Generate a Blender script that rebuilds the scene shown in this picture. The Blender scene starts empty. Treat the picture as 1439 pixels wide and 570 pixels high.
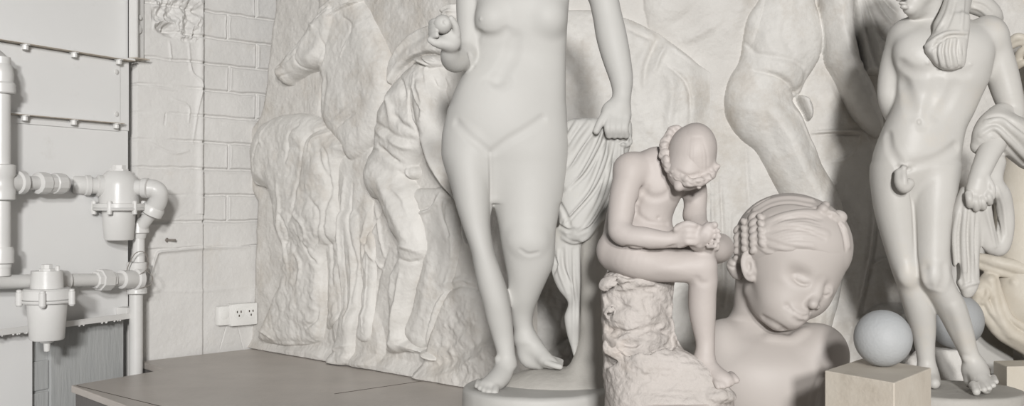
import bpy, bmesh, math
import numpy as np
from mathutils import Vector, Matrix
rng = np.random.default_rng(7)
SC = bpy.context.scene
COL = SC.collection

# ------------------------------------------------------------------ camera, light, exposure
FPX, CX, CY = 1500.0, 719.5, 285.0
CAM = np.array([0.0, 0.0, 1.37])
ZP = 0.60                                   # height of the platform top
cd = bpy.data.cameras.new('camera'); cam = bpy.data.objects.new('camera', cd); COL.objects.link(cam)
cd.sensor_width = 36.0; cd.lens = 36.0 * FPX / 1439.0; cd.clip_start = 0.05
cam.location = CAM; cam.rotation_euler = (math.pi / 2, 0, 0)
SC.camera = cam
W = bpy.data.worlds.new('world'); SC.world = W; W.use_nodes = True
W.node_tree.nodes['Background'].inputs[0].default_value = (1.0, 0.985, 0.965, 1)
W.node_tree.nodes['Background'].inputs[1].default_value = 0.085
def area(name, loc, target, size, energy, col=(1, 0.985, 0.96)):
    l = bpy.data.lights.new(name, 'AREA'); l.shape = 'DISK'; l.size = size; l.energy = energy; l.color = col
    o = bpy.data.objects.new(name, l); COL.objects.link(o); o.location = loc
    o.rotation_euler = (Vector(target) - Vector(loc)).to_track_quat('-Z', 'Y').to_euler()
    return o
area('studio_light', (0.25, -6.5, 2.9), (0.6, 4.2, 1.1), 0.7, 720, (1, .99, .98))
area('studio_light', (0.75, -5.6, 4.0), (-0.9, 5.0, 1.2), 0.7, 420, (1, .99, .98))
SC.view_settings.view_transform = 'Standard'; SC.view_settings.look = 'None'
SC.view_settings.exposure = -0.04
SC.cycles.diffuse_bounces = 2; SC.view_settings.gamma = 1.0; SC.view_settings.use_curve_mapping = False

# ------------------------------------------------------------------ helpers: tags and materials
def tag(o, label=None, cat=None, group=None, kind=None):
    if label: o['label'] = label
    if cat: o['category'] = cat
    if group: o['group'] = group
    if kind: o['kind'] = kind
    return o
def thing(name, loc, label, cat, group=None):
    o = bpy.data.objects.new(name, None); COL.objects.link(o); o.location = loc; o.empty_display_size = 0.05
    return tag(o, label, cat, group)
def link_mesh(name, me, mat, parent=None):
    o = bpy.data.objects.new(name, me); COL.objects.link(o)
    if mat: me.materials.append(mat)
    if parent is not None:
        o.parent = parent
        o.matrix_parent_inverse = Matrix.Translation(parent.location).inverted()
    return o
def np_mesh(name, V, F, mat, parent=None, smooth=True):
    V = np.asarray(V, np.float32); F = np.asarray(F, np.int32)
    me = bpy.data.meshes.new(name); n = F.shape[1]
    me.vertices.add(len(V)); me.vertices.foreach_set('co', V.ravel())
    me.loops.add(F.size); me.loops.foreach_set('vertex_index', F.ravel())
    me.polygons.add(len(F)); me.polygons.foreach_set('loop_start', np.arange(0, F.size, n, dtype=np.int32))
    try: me.polygons.foreach_set('loop_total', np.full(len(F), n, np.int32))
    except Exception: pass
    me.update(calc_edges=True); me.validate()
    me.polygons.foreach_set('use_smooth', np.full(len(me.polygons), smooth))
    return link_mesh(name, me, mat, parent)

def mat(name, c1, c2, rough=0.5, scale=6.0, amt=0.5, bump=0.0, bscale=60.0, spec=0.3, stain=None, st_scale=2.5, st_lo=0.55, st_hi=0.75, st_amt=0.5, sss=0.0, stretch=None):
    m = bpy.data.materials.new(name); m.use_nodes = True
    nt = m.node_tree; N = nt.nodes; L = nt.links; b = N['Principled BSDF']
    tc = N.new('ShaderNodeNewGeometry'); src = tc.outputs['Position']
    if stretch:
        mp = N.new('ShaderNodeMapping'); mp.inputs['Scale'].default_value = stretch; L.new(src, mp.inputs[0]); src = mp.outputs[0]
    n1 = N.new('ShaderNodeTexNoise'); n1.inputs['Scale'].default_value = scale; n1.inputs['Detail'].default_value = 7; n1.inputs['Roughness'].default_value = 0.62
    L.new(src, n1.inputs['Vector'])
    r1 = N.new('ShaderNodeValToRGB'); r1.color_ramp.elements[0].position = 0.5 - amt / 2; r1.color_ramp.elements[1].position = 0.5 + amt / 2
    r1.color_ramp.elements[0].color = (*c2, 1); r1.color_ramp.elements[1].color = (*c1, 1)
    L.new(n1.outputs[0], r1.inputs[0]); col = r1.outputs[0]
    if stain:
        n2 = N.new('ShaderNodeTexNoise'); n2.inputs['Scale'].default_value = st_scale; n2.inputs['Detail'].default_value = 9; n2.inputs['Roughness'].default_value = 0.7
        L.new(src, n2.inputs['Vector'])
        r2 = N.new('ShaderNodeValToRGB'); r2.color_ramp.elements[0].position = st_lo; r2.color_ramp.elements[1].position = st_hi
        r2.color_ramp.elements[0].color = (0, 0, 0, 1); r2.color_ramp.elements[1].color = (st_amt,) * 3 + (1,)
        L.new(n2.outputs[0], r2.inputs[0])
        mx = N.new('ShaderNodeMix'); mx.data_type = 'RGBA'
        L.new(r2.outputs[0], mx.inputs[0]); L.new(col, mx.inputs[6]); mx.inputs[7].default_value = (*stain, 1); col = mx.outputs[2]
    L.new(col, b.inputs['Base Color']); b.inputs['Roughness'].default_value = rough
    b.inputs['Specular IOR Level'].default_value = spec
    if bump:
        n3 = N.new('ShaderNodeTexNoise'); n3.inputs['Scale'].default_value = bscale; n3.inputs['Detail'].default_value = 5
        L.new(src, n3.inputs['Vector'])
        bp = N.new('ShaderNodeBump'); bp.inputs['Strength'].default_value = bump; bp.inputs['Distance'].default_value = 0.01
        L.new(n3.outputs[0], bp.inputs['Height']); L.new(bp.outputs[0], b.inputs['Normal'])
    return m
M = {}
M['venus'] = mat('polished_marble', (.53, .52, .495), (.495, .485, .46), .55, 3.0, .6, .04, 40, .2, (.62, .55, .42), 3.2, .58, .8, .35)
M['youth'] = mat('white_marble', (.59, .575, .545), (.53, .51, .475), .45, 4.0, .6, .06, 60, .3, (.66, .57, .45), 3.0, .56, .78, .4)
M['boy'] = mat('rosy_marble', (.50, .455, .43), (.46, .415, .385), .55, 4.0, .6, .06, 70, .3, (.7, .6, .5), 5.0, .58, .78, .25)
M['bust'] = mat('smooth_rosy_marble', (.50, .46, .43), (.46, .42, .39), .52, 3.0, .6, .03, 60, .3, (.6, .5, .45), 4.0, .6, .8, .2)
M['rock'] = mat('rough_marble', (.54, .50, .47), (.45, .415, .385), .75, 9.0, .5, .6, 70, .2, (.55, .46, .38), 6.0, .55, .75, .4)
M['relief'] = mat('relief_marble', (.73, .71, .675), (.60, .575, .54), .6, 4.5, .55, .4, 55, .2, (.44, .385, .315), 2.2, .50, .74, .7)
M['figure'] = mat('carved_marble', (.75, .73, .695), (.63, .61, .575), .55, 6.0, .5, .3, 60, .2, (.46, .40, .33), 3.4, .50, .74, .65)
M['plinth'] = mat('grey_marble', (.52, .50, .46), (.42, .40, .37), .6, 5.0, .6, .2, 60)
M['ball'] = mat('blue_grey_marble', (.45, .455, .455), (.38, .39, .395), .55, 7.0, .5, .15, 120, .25, (.40, .42, .43), 2.2, .52, .62, .5)
M['block'] = mat('cream_stone', (.66, .61, .53), (.58, .52, .44), .55, 7.0, .5, .12, 80, .3, (.40, .35, .28), 3.4, .55, .7, .6)
M['frag'] = mat('yellowed_marble', (.66, .62, .545), (.54, .48, .39), .5, 5.0, .6, .1, 60, .3)
M['paint'] = mat('glossy_white_paint', (.74, .73, .71), (.68, .67, .645), .33, 5.0, .5, .08, 30, .5, (.52, .45, .36), 7.0, .64, .78, .5)
M['sheet'] = mat('painted_sheet_metal', (.89, .885, .87), (.85, .845, .83), .42, 2.5, .6, .08, 12, .4, (.58, .55, .5), 5.0, .6, .8, .35)
M['brick'] = mat('painted_brick', (.74, .725, .70), (.66, .645, .62), .6, 5.0, .6, .18, 70, .25, (.62, .55, .46), 3.5, .56, .8, .4)
M['lower'] = mat('grey_lower_panel', (.52, .525, .515), (.44, .45, .445), .6, 7.0, .6, .25, 30, .25, stretch=(2.4, 2.4, .35))
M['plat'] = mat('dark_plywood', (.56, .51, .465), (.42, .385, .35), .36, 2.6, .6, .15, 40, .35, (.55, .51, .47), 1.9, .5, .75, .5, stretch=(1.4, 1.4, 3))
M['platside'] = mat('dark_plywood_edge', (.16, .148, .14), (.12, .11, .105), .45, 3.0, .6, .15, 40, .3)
M['floor'] = mat('grey_floor', (.2, .2, .2), (.15, .15, .15), .7)
M['wallp'] = mat('plain_wall_paint', (.62, .61, .59), (.56, .55, .53), .7)
M['dark'] = mat('dark_gap', (.10, .075, .055), (.05, .04, .035), .8, 40)  # near-black standing for dark gaps: ledge trough, socket slots, board seams
M['rust'] = mat('rusty_edge', (.46, .38, .29), (.62, .58, .52), .7, 40, .4)
M['wire'] = mat('dull_wire', (.32, .29, .26), (.2, .18, .16), .4, 40)
M['plastic'] = mat('white_plastic', (.84, .83, .80), (.81, .80, .77), .3, 8)

# ------------------------------------------------------------------ picking points at a real distance
def PX(px, py, Y): return np.array([(px - CX) / FPX * Y, Y, CAM[2] - (py - CY) / FPX * Y])
def onfloor(px, py, z=ZP):
    Y = (CAM[2] - z) * FPX / (py - CY); return PX(px, py, Y)

def spline(P, n=6, closed=False):
    P = np.asarray(P, float)
    if len(P) < 3 and not closed: return P
    if closed: Q = np.vstack([P[-1], P, P[0], P[1]])
    else: Q = np.vstack([2 * P[0] - P[1], P, 2 * P[-1] - P[-2]])
    out = []
    t = np.arange(n)[:, None] / n
    for i in range(1, len(Q) - 2):
        a, b, c, d = Q[i - 1:i + 3]
        out.append(.5 * (2 * b + (c - a) * t + (2 * a - 5 * b + 4 * c - d) * t ** 2 + (3 * b - 3 * c + d - a) * t ** 3))
    out = np.vstack(out)
    return out if closed else np.vstack([out, P[-1]])

# ------------------------------------------------------------------ value noise
_LAT = rng.random((32, 32, 32)).astype(np.float32)
def vnoise(x, y, z):
    def f(a):
        i = np.floor(a); t = a - i; return i.astype(int), t * t * (3 - 2 * t)
    xi, xt = f(x); yi, yt = f(y); zi, zt = f(z); r = 0
    for i in (0, 1):
        wx = xt if i else 1 - xt
        for j in (0, 1):
            wy = yt if j else 1 - yt
            for k in (0, 1):
                wz = zt if k else 1 - zt
                r = r + _LAT[(xi + i) % 32, (yi + j) % 32, (zi + k) % 32] * wx * wy * wz
    return r
def fbm(x, y, z, o=3):
    r = 0; a = 1.0; s = 0
    for i in range(o):
        r = r + a * (vnoise(x * 2 ** i + 7.3 * i, y * 2 ** i + 3.1 * i, z * 2 ** i + 1.7 * i) - .5); s += a; a *= .5
    return r / s * 2

# ------------------------------------------------------------------ volume sculpting: a distance field turned into a mesh
QV = 1.0
class Vol:
    def __init__(s, D, px0, px1, py0, py1, d0, d1, h):
        """a block of space at distance D spanning the given extents (pixels at D); d in the same unit, away from the camera"""
        s.D = D; s.u = D / FPX; s.h = h * QV
        c = [s.w(px, py, d) for px in (px0, px1) for py in (py0, py1) for d in (d0, d1)]
        lo = np.min(c, 0); hi = np.max(c, 0)
        s.ax = [np.arange(lo[i], hi[i] + s.h, s.h) for i in range(3)]
        s.F = np.full([len(a) for a in s.ax], .5, np.float32)
    def w(s, px, py, d=0.0): return PX(px, py, s.D + d * s.u)
    def sc(s, d=0.0): return (s.D + d * s.u) / FPX
    def blk(s, lo, hi):
        sl = []; co = []
        for i in range(3):
            a = s.ax[i]; j0 = max(0, int((lo[i] - a[0]) / s.h)); j1 = min(len(a), int((hi[i] - a[0]) / s.h) + 2)
            if j1 <= j0: return None, None
            sl.append(slice(j0, j1)); sh = [1, 1, 1]; sh[i] = -1; co.append(a[j0:j1].reshape(sh).astype(np.float32))
        return tuple(sl), co
    def put(s, sl, d, k, op=1):
        A = s.F[sl]
        if op == 1:
            if k > 0:
                hh = np.maximum(k - np.abs(A - d), 0) / k; s.F[sl] = np.minimum(A, d) - hh * hh * k * .25
            else: s.F[sl] = np.minimum(A, d)
        else:
            d = -d
            if k > 0:
                hh = np.maximum(k - np.abs(A - d), 0) / k; s.F[sl] = np.maximum(A, d) + hh * hh * k * .25
            else: s.F[sl] = np.maximum(A, d)
    def chain(s, C, R, k, op=1, flat=1.0):
        C = np.asarray(C, float); R = np.asarray(R, float)
        m = R.max() * max(1, flat) + k + 3 * s.h
        sl, co = s.blk(C.min(0) - m, C.max(0) + m)
        if sl is None: return
        T = np.full([len(s.ax[i][sl[i]]) for i in range(3)], .5, np.float32)
        off = [q.start for q in sl]
        yc = C[:, 1].mean()
        if len(C) == 1: C = np.vstack([C, C + 1e-5]); R = np.append(R, R)
        for i in range(len(C) - 1):
            a, b = C[i], C[i + 1]; mm = max(R[i], R[i + 1]) * max(1, flat) + k + 2 * s.h
            s2, c2 = s.blk(np.minimum(a, b) - mm, np.maximum(a, b) + mm)
            if s2 is None: continue
            x, y, z = c2[0] - a[0], (c2[1] - a[1]) / flat, c2[2] - a[2]
            d = b - a; dy = d[1] / flat; L2 = d[0] ** 2 + dy ** 2 + d[2] ** 2 + 1e-12
            t = np.clip((x * d[0] + y * dy + z * d[2]) / L2, 0, 1)
            q = np.sqrt((x - t * d[0]) ** 2 + (y - t * dy) ** 2 + (z - t * d[2]) ** 2) - (R[i] + (R[i + 1] - R[i]) * t)
            loc = tuple(slice(s2[j].start - off[j], s2[j].stop - off[j]) for j in range(3))
            try: T[loc] = np.minimum(T[loc], q)
            except ValueError: pass
        s.put(sl, T, k, op)
    def tube(s, pts, k=8, op=1, flat=1.0, n=5):
        """pts: (px, py, d, r) in pixels"""
        P = spline(np.array(pts, float), n) if len(pts) > 2 else np.array(pts, float)
        C = np.array([s.w(*p[:3]) for p in P]); R = np.array([max(p[3], .3) * s.sc(p[2]) for p in P])
        s.chain(C, R, k * s.u, op, flat)
    def ell(s, px, py, d, rx, ry, rd, roll=0, yaw=0, pitch=0, k=8, op=1):
        c = s.w(px, py, d); sc = s.sc(d); r = np.array([rx, rd, ry]) * sc; m = r.max() + k * s.u + 2 * s.h
        sl, co = s.blk(c - m, c + m)
        if sl is None: return
        Rm = np.array((Matrix.Rotation(math.radians(roll), 3, 'Y') @ Matrix.Rotation(math.radians(yaw), 3, 'Z') @ Matrix.Rotation(math.radians(pitch), 3, 'X')).transposed())
        x, y, z = co[0] - c[0], co[1] - c[1], co[2] - c[2]
        q = [Rm[i, 0] * x + Rm[i, 1] * y + Rm[i, 2] * z for i in range(3)]
        k0 = np.sqrt(sum((q[i] / r[i]) ** 2 for i in range(3))); k1 = np.sqrt(sum((q[i] / r[i] ** 2) ** 2 for i in range(3))) + 1e-6
        s.put(sl, k0 * (k0 - 1) / k1, k * s.u, op)
    def loft(s, rows, k=8, cap=6, p=2.2, op=1):
        """rows: (py, x left, x right, d centre, d radius) stacked top to bottom"""
        R = spline(np.array(rows, float), 5)
        C = np.array([s.w((r[1] + r[2]) / 2, r[0], r[3]) for r in R]); sc = np.array([s.sc(r[3]) for r in R])
        rx = (R[:, 2] - R[:, 1]) / 2 * sc; ry = R[:, 4] * sc
        o = np.argsort(C[:, 2]); Z = C[o, 2]
        m = np.array([rx.max(), ry.max(), 0]) + k * s.u + 3 * s.h
        sl, co = s.blk(C.min(0) - m, C.max(0) + m)
        if sl is None: return
        z = co[2]; g = lambda v: np.interp(z.ravel(), Z, v[o]).reshape(z.shape).astype(np.float32)
        cx, cy, ax, ay = g(C[:, 0]), g(C[:, 1]), g(rx), g(ry)
        qx = np.abs(co[0] - cx) / ax; qy = np.abs(co[1] - cy) / ay
        q = (qx ** p + qy ** p) ** (1 / p); d = (q - 1) * np.minimum(ax, ay)
        dz = np.maximum(z - Z[-1], Z[0] - z) + 0 * d; kc = cap * s.u
        hh = np.maximum(kc - np.abs(d - dz), 0) / kc; d = np.maximum(d, dz) + hh * hh * kc * .25
        s.put(sl, d, k * s.u, op)
    def hit(s, px, py):
        dr = PX(px, py, 1.0) - CAM
        t = np.arange(s.ax[1][0], s.ax[1][-1], s.h * .5); P = CAM + dr * t[:, None]
        g = [(P[:, i] - s.ax[i][0]) / s.h for i in range(3)]
        ok = np.ones(len(t), bool)
        for i in range(3): ok &= (g[i] >= 0) & (g[i] < len(s.ax[i]) - 1)
        if not ok.any(): return None
        t = t[ok]; g = [a[ok] for a in g]; ii = [a.astype(int) for a in g]; fr = [a - b for a, b in zip(g, ii)]
        v = 0
        for a in (0, 1):
            for b in (0, 1):
                for c in (0, 1):
                    v = v + s.F[ii[0] + a, ii[1] + b, ii[2] + c] * (fr[0] if a else 1 - fr[0]) * (fr[1] if b else 1 - fr[1]) * (fr[2] if c else 1 - fr[2])
        n = np.nonzero(v < 0)[0]
        if not len(n): return None
        j = n[0]; tt = t[j] if j == 0 else t[j - 1] + (t[j] - t[j - 1]) * v[j - 1] / (v[j - 1] - v[j] + 1e-9)
        return tt
    def line(s, pts, r, amt, k=3, n=6):
        """a carved line (amt < 0) or raised ridge (amt > 0) laid on the surface; pixels"""
        P = spline(np.array(pts, float), n) if len(pts) > 2 else np.array(pts, float)
        rr = P[:, 2] if P.shape[1] > 2 else np.full(len(P), r)
        H = [s.hit(p[0], p[1]) for p in P]
        C = []; R = []
        def flush():
            if C: s.chain(np.array(C), np.array(R), k * s.u, 1 if amt > 0 else 2)
            C.clear(); R.clear()
        last = None
        for i, (p, t, q) in enumerate(zip(P, H, rr)):
            if t is None or (last is not None and abs(t - last) > 25 * s.u): flush(); last = t; continue
            last = t; e = math.sin(math.pi * (i + .5) / len(P)) ** .5
            u = t / FPX; q1 = max(q, .3) * u; sh = (q - abs(amt) * e) * u
            C.append(PX(p[0], p[1], t + (sh if amt > 0 else -sh))); R.append(q1)
        flush()
    def dab(s, px, py, rx, ry, amt, roll=0, k=6, rd=None):
        t = s.hit(px, py)
        if t is None: return
        d = (t - s.D) / s.u; rd = rd or (rx + ry) / 2
        if amt > 0: s.ell(px, py, d + rd - amt, rx, ry, rd, roll, k=k)
        else: s.ell(px, py, d - rd - amt, rx, ry, rd, roll, k=k, op=2)
    def plane(s, pt, n, k=2):
        """keep only the side of the plane opposite to n"""
        n = np.array(n, float); n /= np.linalg.norm(n)
        x, y, z = (s.ax[0].reshape(-1, 1, 1) - pt[0], s.ax[1].reshape(1, -1, 1) - pt[1], s.ax[2].reshape(1, 1, -1) - pt[2])
        d = -(x * n[0] + y * n[1] + z * n[2]); s.put((slice(None),) * 3, d.astype(np.float32), k * s.u, 2)
    def noise(s, amp, scale, o=3, box=None):
        I = np.nonzero(np.abs(s.F) < amp + 3 * s.h)
        x, y, z = (s.ax[i][I[i]] for i in range(3))
        v = fbm(x * scale, y * scale, z * scale, o) * amp
        if box is not None:
            m = np.ones(len(x)); lo, hi, f = box
            for i, c in enumerate((x, y, z)): m *= np.clip((c - lo[i]) / f, 0, 1) * np.clip((hi[i] - c) / f, 0, 1)
            v = v * m
        s.F[I] += v.astype(np.float32)
    def mesh(s, name, mt, parent=None):
        F = s.F; nx, ny, nz = F.shape; IN = F < 0
        c = IN[:-1, :-1, :-1].astype(np.int8)
        for a in (0, 1):
            for b in (0, 1):
                for e in (0, 1):
                    if a or b or e: c = c + IN[a:nx - 1 + a, b:ny - 1 + b, e:nz - 1 + e]
        act = (c > 0) & (c < 8); I = np.array(np.nonzero(act)).T
        idx = np.full(act.shape, -1, np.int32); idx[act] = np.arange(len(I))
        S = np.zeros((len(I), 3)); cnt = np.zeros(len(I))
        cor = [(a, b, e) for a in (0, 1) for b in (0, 1) for e in (0, 1)]
        val = {q: F[I[:, 0] + q[0], I[:, 1] + q[1], I[:, 2] + q[2]] for q in cor}
        for q in cor:
            for ax in range(3):
                if q[ax]: continue
                q2 = list(q); q2[ax] = 1; q2 = tuple(q2)
                v0, v1 = val[q], val[q2]; m = (v0 < 0) != (v1 < 0)
                t = np.where(m, v0 / np.where(m, v0 - v1, 1), 0)
                P = np.array(q, float) + np.zeros((len(I), 3)); P[:, ax] = t
                S[m] += P[m]; cnt[m] += 1
        V = (I + S / cnt[:, None]) * s.h + np.array([a[0] for a in s.ax])
        Q = []
        for ax in range(3):
            b, e = [(1, 2), (2, 0), (0, 1)][ax]
            A = [slice(None)] * 3; B = [slice(None)] * 3; A[ax] = slice(0, -1); B[ax] = slice(1, None)
            for z in (b, e): A[z] = slice(1, -1); B[z] = slice(1, -1)
            m = IN[tuple(A)] != IN[tuple(B)]; fl = IN[tuple(A)][m]
            J = np.array(np.nonzero(m)).T; J[:, b] += 1; J[:, e] += 1
            def g(db, de):
                K = J.copy(); K[:, b] -= db; K[:, e] -= de; return idx[K[:, 0], K[:, 1], K[:, 2]]
            q = np.stack([g(1, 1), g(0, 1), g(0, 0), g(1, 0)], 1); q[~fl] = q[~fl][:, ::-1]; Q.append(q)
        Q = np.vstack(Q); Q = Q[(Q >= 0).all(1)]
        # light smoothing of the mesh
        E = np.vstack([Q[:, [0, 1]], Q[:, [1, 2]], Q[:, [2, 3]], Q[:, [3, 0]]])
        for it in range(2):
            A = np.zeros_like(V); n = np.zeros(len(V))
            for j in range(3):
                A[:, j] = np.bincount(E[:, 0], V[E[:, 1], j], len(V)) + np.bincount(E[:, 1], V[E[:, 0], j], len(V))
            n = np.bincount(E.ravel(), minlength=len(V)); V = np.where(n[:, None] > 0, V * .5 + .5 * A / np.maximum(n, 1)[:, None], V)
        return np_mesh(name, V, Q, mt, parent)

# ------------------------------------------------------------------ relief carving: heights over an upright plane
class Slab:
    def __init__(s, A, B):
        """A, B: two floor points of the face (left to right)"""
        s.O = np.array([A[0], A[1], 0.0]); d = np.array([B[0] - A[0], B[1] - A[1], 0.0]); s.L = np.linalg.norm(d); s.U = d / s.L
        s.N = np.array([s.U[1], -s.U[0], 0.0])             # towards the room
        s.off = 0.0
    def uv(s, px, py):
        r = PX(px, py, 1.0) - CAM; t = np.dot(s.O + s.N * s.off - CAM, s.N) / np.dot(r, s.N); P = CAM + r * t
        return np.array([np.dot(P - s.O, s.U), P[2]])
    def pt(s, U, V, H): return s.O + U[..., None] * s.U + np.array([0, 0, 1.0]) * V[..., None] + H[..., None] * s.N
    def pts(s, P): return np.array([s.uv(*p[:2]) for p in P])
    def sd(s, poly, U, V, n=4):
        P = spline(s.pts(poly), n, True) if n else s.pts(poly)
        d = np.full(U.shape, 1e9); ins = np.zeros(U.shape, bool)
        for i in range(len(P)):
            a, b = P[i - 1], P[i]; e = b - a; x = U - a[0]; y = V - a[1]
            t = np.clip((x * e[0] + y * e[1]) / (e @ e + 1e-12), 0, 1)
            d = np.minimum(d, (x - t * e[0]) ** 2 + (y - t * e[1]) ** 2)
            cr = ((a[1] > V) != (b[1] > V)); 
            with np.errstate(divide='ignore', invalid='ignore'):
                xx = a[0] + (V - a[1]) * e[0] / (e[1] if abs(e[1]) > 1e-12 else 1e-12)
            ins ^= cr & (U < xx)
        d = np.sqrt(d); return np.where(ins, d, -d)
    def pillow(s, poly, U, V, H, R, n=4):
        d = s.sd(poly, U, V, n); t = np.clip(d / R, 0, 1)
        return np.where(d > 0, H * np.sqrt(1 - (1 - t) ** 2), d * 1.5)
    def stroke(s, pts, U, V, w, amp, n=5):
        P = s.pts(pts); P = spline(P, n) if len(P) > 2 else P; d = np.full(U.shape, 1e9); best = np.zeros(U.shape)
        for i in range(len(P) - 1):
            a, b = P[i], P[i + 1]; e = b - a; x = U - a[0]; y = V - a[1]
            t = np.clip((x * e[0] + y * e[1]) / (e @ e + 1e-12), 0, 1); q = (x - t * e[0]) ** 2 + (y - t * e[1]) ** 2
            m = q < d; d = np.where(m, q, d); best = np.where(m, (i + t) / (len(P) - 1), best)
        return amp * np.exp(-d / w ** 2) * np.clip(4 * best, 0.15, 1) ** .5 * np.clip(4 * (1 - best), 0.15, 1) ** .5
    def step(s, pts, U, V, w, amp, n=5):
        """one-sided crease: sharp on the right of the travel direction, fading on the left"""
        P = s.pts(pts); P = spline(P, n) if len(P) > 2 else P; d = np.full(U.shape, 1e9); sg = np.zeros(U.shape); best = np.zeros(U.shape)
        for i in range(len(P) - 1):
            a, b = P[i], P[i + 1]; e = b - a; x = U - a[0]; y = V - a[1]
            t = np.clip((x * e[0] + y * e[1]) / (e @ e + 1e-12), 0, 1); q = (x - t * e[0]) ** 2 + (y - t * e[1]) ** 2
            m = q < d; d = np.where(m, q, d); sg = np.where(m, e[0] * y - e[1] * x, sg); best = np.where(m, (i + t) / (len(P) - 1), best)
        d = np.sqrt(d); r = np.where(sg > 0, np.exp(-(d / w) ** 2), np.exp(-(d / (w * .25)) ** 2))
        return amp * r * np.clip(3 * best, 0, 1) ** .5 * np.clip(3 * (1 - best), 0, 1) ** .5
    def blob(s, px, py, rx, ry, U, V, amp, rot=0):
        c = s.uv(px, py); k = np.linalg.norm(s.uv(px + 1, py) - c), np.linalg.norm(s.uv(px, py + 1) - c)
        x = (U - c[0]) / k[0]; y = -(V - c[1]) / k[1]; a = math.radians(rot); X = x * math.cos(a) + y * math.sin(a); Y = -x * math.sin(a) + y * math.cos(a)
        return amp * np.exp(-(X / rx) ** 2 - (Y / ry) ** 2)
    def grid(s, x0, x1, y0, y1, h):
        c = s.pts([(x0, y0), (x1, y0), (x0, y1), (x1, y1)]); return np.meshgrid(np.arange(c[:, 0].min(), c[:, 0].max(), h), np.arange(max(c[:, 1].min(), ZP + .005), c[:, 1].max(), h), indexing='ij')
    def figure(s, name, U, V, H, base, mt, parent, keep=-.012):
        """mesh of the heights that stand proud of the slab; base = slab height"""
        Hh = np.maximum(H, -.02) + base; m = H > keep
        q = m[:-1, :-1] & m[1:, :-1] & m[1:, 1:] & m[:-1, 1:]
        idx = np.arange(U.size).reshape(U.shape)
        Q = np.stack([idx[:-1, :-1][q], idx[1:, :-1][q], idx[1:, 1:][q], idx[:-1, 1:][q]], 1)
        used = np.unique(Q); re = np.full(U.size, -1); re[used] = np.arange(len(used))
        P = s.pt(U, V, Hh).reshape(-1, 3)[used]
        return np_mesh(name, P, re[Q], mt, parent)
    def panel(s, name, uL, uR, v0, v1, thick, hfun, mt, parent, nu=300, nv=300):
        """a slab with a carved front: uL/uR give its side edges by height"""
        vv = np.linspace(v0, v1, nv); S = np.linspace(0, 1, nu)
        Lf = uL(vv); Rt = uR(vv); U = Lf[None] + S[:, None] * (Rt - Lf)[None]; V = np.broadcast_to(vv[None], U.shape)
        H = hfun(U, V); P = s.pt(U, V, H).reshape(-1, 3); idx = np.arange(U.size).reshape(U.shape)
        Q = np.stack([idx[:-1, :-1], idx[1:, :-1], idx[1:, 1:], idx[:-1, 1:]], -1).reshape(-1, 4)
        ring = np.concatenate([idx[:, 0], idx[-1, 1:], idx[::-1, -1][1:], idx[0, ::-1][1:-1]])
        Bk = s.pt(U.ravel()[ring], V.ravel()[ring], np.full(len(ring), -thick)); n0 = len(P); m = len(ring); i = np.arange(m); j = (i + 1) % m
        Q2 = np.stack([ring[i], n0 + i, n0 + j, ring[j]], 1)
        o = np_mesh(name, np.vstack([P, Bk]), np.vstack([Q, Q2]), mt, parent)
        return o
def smaxh(a, b, k=.01):
    h = np.maximum(k - np.abs(a - b), 0) / k; return np.maximum(a, b) + h * h * k * .25

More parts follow.
